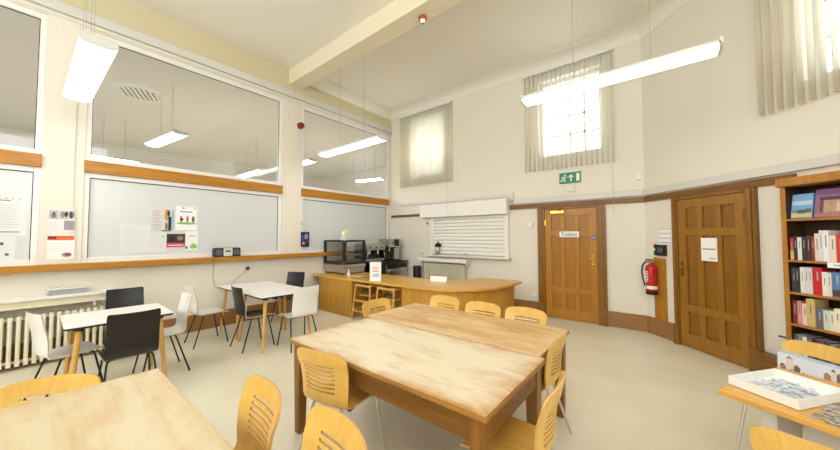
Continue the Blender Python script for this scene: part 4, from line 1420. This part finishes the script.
MB().box(fk, WX - fk, fk, WY - fk, .26, .27).build('display_floor', M['steel'], t)
for z in (.40, .55):
    MB().box(fk, WX - fk, .09, WY - fk, z, z + .008).build('glass_shelf', M['steel'], t)
st_ = MB()
for x, z in ((WX - fk / 2, .235), (WX - fk / 2, .715)):
    st_.lathe([(.010, 0), (.010, .004)], 10, 0, Matrix.Translation((x, 0, z)) @ Matrix.Rotation(R(90), 4, 'X'))
    st_.lathe([(.010, 0), (.010, .004)], 10, 0, Matrix.Translation((WX, WY - fk / 2, z)) @ Matrix.Rotation(R(90), 4, 'Y'))
    st_.lathe([(.010, 0), (.010, .004)], 10, 0, Matrix.Translation((WX, fk / 2, z)) @ Matrix.Rotation(R(90), 4, 'Y'))
st_.build('screw_cap', M['chrome'], t)
# caddy on top
t = thing('sachet_caddy', 'pale caddy of cards standing on top of the display cabinet', 'caddy', (.40, -1.88, .742 + .735))
MB().box(-.10, .10, -.07, .07, 0, .006).box(-.10, .10, -.07, -.065, .006, .11).box(-.10, .10, .065, .07, .006, .11).box(-.10, -.095, -.065, .065, .006, .11).box(.095, .10, -.065, .065, .006, .11).build('caddy_box', M['grey'], t)
MB().box(-.08, -.02, -.05, .04, .007, .19).build('card_stack', M['paper'], t)
MB().box(0.0, .07, -.04, .05, .007, .24).build('card_stack', pc(214, 222, 180), t)
# little things on the counter
t = thing('sign_holder', 'white framed menu sign standing at the front edge of the counter', 'sign', (1.90, -2.35, .742), R(34))
MB().box(-.105, .105, -.006, .006, .01, .345).build('acrylic_sheet', M['paper'], t)
MB().box(-.105, .105, -.045, .045, 0, .01).build('stand_foot', M['paper'], t)
MB().box(-.05, .05, -.0072, -.006, .22, .245).box(-.05, .05, -.0072, -.006, .165, .185).build('sign_print', pc(226, 150, 130), t)
MB().box(-.05, .06, -.0072, -.006, .07, .13).build('sign_print', pc(190, 206, 230), t)
t = thing('soap_bottle', 'small white bottle on the counter in front of the display cabinet', 'bottle', (1.02, -2.27, .742))
MB().lathe([(.03, 0), (.034, .006), (.034, .06), (.02, .085), (.012, .095), (.010, .13)], 16).build('bottle_body', M['wplastic'], t, smooth=True)
MB().tube([(0, 0, .13), (0, 0, .145), (.03, -.01, .142)], .007, 8).build('bottle_nozzle', M['wplastic'], t, smooth=True)
t = thing('notepad', 'teal and grey pad lying flat on the counter beside the menu sign', 'notepad', (1.30, -2.25, .742), R(10))
MB().box(-.14, .14, -.07, .07, 0, .012).build('pad_cover', pc(90, 120, 116), t, bevel=.002)
MB().box(-.13, .10, -.06, .06, .012, .016).build('pad_paper', M['grey'], t)
t = thing('tent_card', 'white folded card standing on the curved part of the counter', 'card', (2.86, -1.70, .742), R(22))
MB().add([(-.15, -.035, 0), (.15, -.035, 0), (.15, -.0, .09), (-.15, 0, .09), (.15, .035, 0), (-.15, .035, 0), (-.15, -.031, 0), (.15, -.031, 0), (.15, 0, .083), (-.15, 0, .083), (.15, .031, 0), (-.15, .031, 0)],
         [(0, 1, 2, 3), (3, 2, 4, 5), (6, 9, 8, 7), (9, 11, 10, 8), (0, 6, 7, 1), (5, 4, 10, 11), (1, 7, 8, 2), (2, 8, 10, 4), (0, 3, 9, 6), (3, 5, 11, 9)]).build('card', M['paper'], t)

# back bench along the left wall with coffee machines
t = thing('back_bench', 'steel fronted bench in the corner carrying the coffee machines', 'bench', (.03, -1.40, 0))
MB().box(0, .66, 0, 1.36, .88, .92).build('bench_top', M['black'], t, bevel=.004)
MB().box(.02, .62, .02, .55, .08, .88).build('cupboard', M['shellk'], t)
MB().box(.02, .62, .02, 1.34, 0, .08).build('plinth', M['black'], t)
dwp = MB().box(.02, .62, .57, 1.34, .08, .88).build('dishwasher', M['steel'], t, bevel=.006)
MB().box(.62, .64, .59, 1.32, .12, .74).build('dishwasher_door', M['steel'], dwp, bevel=.006)
MB().box(.62, .645, .59, 1.32, .75, .87).build('control_panel', M['black'], dwp, bevel=.004)
MB().tube(arc_path([(.64, .66, .70), (.69, .66, .70), (.69, 1.25, .70), (.64, 1.25, .70)], .02), .013, 8).build('door_handle', M['chrome'], dwp, smooth=True)
t = thing('coffee_machine', 'steel espresso machine on the corner bench behind the display cabinet', 'coffee machine', (.36, -1.10, .92))
MB().box(-.24, .20, -.30, .30, .04, .10).build('base', M['steel'], t, bevel=.01)
MB().box(-.24, .0, -.29, .29, .10, .32).build('rear_body', M['black'], t, bevel=.01)
MB().box(-.24, .22, -.31, .31, .30, .44).build('top_housing', M['steel'], t, bevel=.025)
MB().box(-.22, .12, -.27, .27, .44, .47).build('cup_rail', M['steel'], t, bevel=.006)
for y in (-.27, .27):
    MB().box(.16, .20, y - .02, y + .02, 0, .04).build('foot', M['black'], t)
    MB().box(-.2, -.16, y - .02, y + .02, 0, .04).build('foot', M['black'], t)
for y in (-.14, .14):
    g = MB().lathe([(.035, .2), (.035, .30)], 14, 0, Matrix.Translation((.12, y, 0))).build('group_head', M['chrome'], t, smooth=True)
    MB().tube([(.12, y, .195), (.18, y, .19), (.28, y, .18)], .014, 8).build('portafilter', M['black'], g, smooth=True)
for y in (-.28, .28):
    MB().tube([(.19, y, .30), (.22, y, .22), (.23, y, .12)], .006, 6).build('steam_wand', M['chrome'], t, smooth=True)
for y in (-.2, 0, .2):
    MB().lathe([(.018, 0), (.018, .02)], 12, 0, Matrix.Translation((.22, y, .37)) @ Matrix.Rotation(R(90), 4, 'Y')).build('dial', M['black'], t, smooth=True)
t = thing('coffee_grinder', 'tall steel coffee machine at the corner end of the bench', 'coffee machine', (.42, -.45, .92))
MB().box(-.20, .18, -.22, .22, 0, .035).build('drip_base', M['black'], t, bevel=.006)
MB().box(-.20, -.02, -.21, .21, .035, .36).build('rear_body', M['shellk'], t, bevel=.006)
MB().box(-.20, .16, -.22, .22, .36, .58).build('top_housing', M['steel'], t, bevel=.01)
MB().box(.16, .168, -.02, .16, .39, .56).build('front_window', M['black'], t)
MB().lathe([(.02, 0), (.02, .02)], 12, 0, Matrix.Translation((.16, -.10, .46)) @ Matrix.Rotation(R(90), 4, 'Y')).build('dial', M['black'], t, smooth=True)
MB().box(-.02, .12, .02, .20, .04, .33).build('side_jug', M['steel'], t, bevel=.012)
MB().tube([(.06, -.10, .36), (.06, -.10, .25)], .02, 10).build('spout', M['chrome'], t, smooth=True)
t = thing('waste_bin', 'narrow black bin standing left of the hatch radiator', 'bin', (1.12, -.20, 0))
MB().lathe([(.08, 0), (.09, .02), (.10, .72), (.098, .74)], 20).build('bin_body', M['black'], t, smooth=True)
MB().lathe([(.103, .74), (.103, .79), (.09, .815), (.02, .82)], 20).build('bin_lid', M['black'], t, smooth=True)

# boombox on the sill
t = thing('boombox', 'black and silver portable stereo standing on the oak sill', 'stereo', (.075, -4.185, 1.206))
MB().box(-.06, .06, -.21, .21, 0, .155).build('stereo_case', M['black'], t, bevel=.03, seg=3)
for y in (-.135, .135):
    MB().lathe([(.056, 0), (.056, .006), (.04, .008)], 18, 0, Matrix.Translation((.06, y, .075)) @ Matrix.Rotation(R(90), 4, 'Y')).build('speaker', M['ink'], t, smooth=True)
MB().box(.055, .066, -.07, .07, .012, .15).build('front_panel', M['grey'], t, bevel=.004)
MB().box(.066, .068, -.04, .04, .085, .11).build('display', M['black'], t)
MB().tube([(0, -.19, .04), (.03, -.222, .01), (.078, -.215, -.03), (.072, -.215, -.09), (.03, -.215, -.3), (.03, -.18, -.5), (.04, -.05, -.60), (.012, .36, -.23)], .004, 6).build('mains_lead', M['ink'], t, smooth=True)

# ------------------------------------------------------------------ puzzle table on the right
RZ = math.atan2(UY, UX)
t = thing('puzzle_table', 'beech edged desk with grey legs at lower right, carrying a jigsaw', 'table', (6.315, -4.0, 0), RZ)
MB().box(0, 1.45, 0, .69, .715, .742).build('tabletop', M['benchtop'], t, bevel=.004)
for x in (.09, 1.25):
    l = MB().box(x, x + .06, .20, .50, .03, .715).build('leg', M['grey'], t, bevel=.01)
    MB().box(x - .005, x + .065, .05, .64, 0, .03).build('foot', M['grey'], l, bevel=.008)
MB().box(.20, 1.25, .33, .36, .42, .70).build('modesty_panel', M['grey'], t)
def rp(u, v, z):
    return (6.315 + UX * u + VX * v, -4.0 + UY * u + VY * v, z)
# half finished jigsaw: hundreds of tiny pieces
jm = bpy.data.materials.new('jigsaw_print')
jm.use_nodes = True
nt = jm.node_tree
tc = nt.nodes.new('ShaderNodeTexCoord')
vo = nt.nodes.new('ShaderNodeTexVoronoi')
vo.inputs['Scale'].default_value = 60
nt.links.new(tc.outputs['Object'], vo.inputs['Vector'])
rr = ramp(nt, [(.2, c(96, 88, 80)), (.5, c(150, 142, 130)), (.8, c(196, 190, 178))])
nt.links.new(vo.outputs['Color'], rr.inputs['Fac'])
nt.links.new(rr.outputs['Color'], nt.nodes['Principled BSDF'].inputs['Base Color'])
jg = MB()
for i in range(26):
    for j in range(15):
        if random.random() < .12:
            continue
        x, y = .30 + i * .022, .04 + j * .02
        jg.box(x, x + .0205, y, y + .0185, .7425, .7445)
o = jg.build('jigsaw_pieces', jm, None, (6.315, -4.0, 0), (0, 0, RZ))
o['kind'] = 'stuff'
tag(o, 'grey brown half finished jigsaw pieces spread on the puzzle table', 'jigsaw')
# white tray with loose pieces
pA, pB, pC = Vector((6.376, -3.867)), Vector((6.60, -3.605)), Vector((6.547, -4.102))
ang = math.atan2(-4.102 + 3.867, 6.547 - 6.376)
t = thing('puzzle_tray', 'white card tray of loose jigsaw pieces on the puzzle table', 'tray', (6.585, -3.83, .7455), R(-37))
a_, b_ = .135, .185
MB().box(-a_, a_, -b_, b_, 0, .003).build('tray_base', M['card'], t)
wl = MB()
wl.box(-a_, a_, -b_, -b_ + .005, .003, .045).box(-a_, a_, b_ - .005, b_, .003, .045).box(-a_, -a_ + .005, -b_ + .005, b_ - .005, .003, .045).box(a_ - .005, a_, -b_ + .005, b_ - .005, .003, .045)
wl.build('tray_wall', M['card'], t)
jm2 = jm.copy()
for nd in jm2.node_tree.nodes:
    if nd.type == 'VALTORGB':
        for e, kcol in zip(nd.color_ramp.elements, (c(184, 192, 200), c(212, 218, 222), c(230, 234, 236))):
            e.color = kcol
lp = MB()
for i in range(230):
    x, y = random.uniform(-.10, .10), random.uniform(-.145, .145)
    q = math.exp(-(x * x / .012 + y * y / .02))
    z = .004 + .022 * q * random.random()
    T_ = Matrix.Translation((x, y, z)) @ Matrix.Rotation(random.uniform(0, 6), 4, 'Z') @ Matrix.Rotation(random.uniform(-.25, .25) * q, 4, 'X')
    lp.box(-.010, .010, -.009, .009, 0, .002, 0, T_)
o = lp.build('loose_pieces', jm2, None, (6.585, -3.83, .7455), (0, 0, R(-37)))
o['kind'] = 'stuff'
tag(o, 'pale blue loose jigsaw pieces heaped in the white tray', 'jigsaw pieces')
# puzzle box on the far chair
q = at_back(6.93, -2.995, -.71, -.71)
t = thing('puzzle_box', 'jigsaw box with a village picture propped on the far chair of the puzzle table', 'box', (q[0][0] + .065, q[0][1] - .065, .468), q[1])
rx = R(14)
bb = MB().box(-.22, .235, -.125, -.07, .0, .285).build('box_lid', pc(176, 194, 218), t, (0, 0, 0), (0, 0, 0), bevel=.002)
pic = MB().box(-.20, .23, -.07, -.0692, .004, .281).build('box_picture', pc(222, 228, 236), bb)
hm = [pc(228, 212, 196), pc(178, 128, 122), pc(206, 186, 190), pc(120, 100, 104), pc(140, 156, 124), pc(240, 234, 226)]
def pbox(n, x0, x1, z0, z1, m, k=1):
    MB().box(x0, x1, -.0692, -.0692 + .0006 * k, z0, z1).build(n, m, bb)
pbox('picture_street', -.20, .23, .004, .13, pc(216, 204, 192))
random.seed(11)
x = -.198
i = 0
while x < .19:
    wd = random.uniform(.022, .04)
    hh = random.uniform(.17, .255) - (.05 if -.02 < x < .10 else 0)
    hw_ = pbox('picture_house', x, x + wd - .002, .10 - random.uniform(0, .03), hh, hm[[0, 1, 2, 5, 3, 0, 1][i % 7]])
    ww = MB()
    for zz in (.125, .15, .175):
        if zz + .02 < hh:
            ww.box(x + .005, x + .010, -.0686, -.0683, zz, zz + .012)
            if wd > .025: ww.box(x + .014, x + .019, -.0686, -.0683, zz, zz + .012)
    if ww.v: ww.build('picture_window', M['ink'], bb)
    MB().add([(x - .002, -.0686, hh), (x + wd, -.0686, hh), (x + wd / 2, -.0686, hh + .018), (x - .002, -.0692, hh), (x + wd, -.0692, hh), (x + wd / 2, -.0692, hh + .018)], [(0, 1, 2), (3, 5, 4), (0, 3, 4, 1), (1, 4, 5, 2), (2, 5, 3, 0)]).build('picture_roof', hm[(i * 2 + 1) % 4], bb)
    x += wd
    i += 1
for x0, z0 in ((-.15, .05), (-.10, .07), (-.02, .06), (.05, .05), (.11, .075), (.17, .05)):
    pbox('picture_figure', x0, x0 + .009, z0, z0 + .03, hm[random.choice((1, 3, 4))], 2)
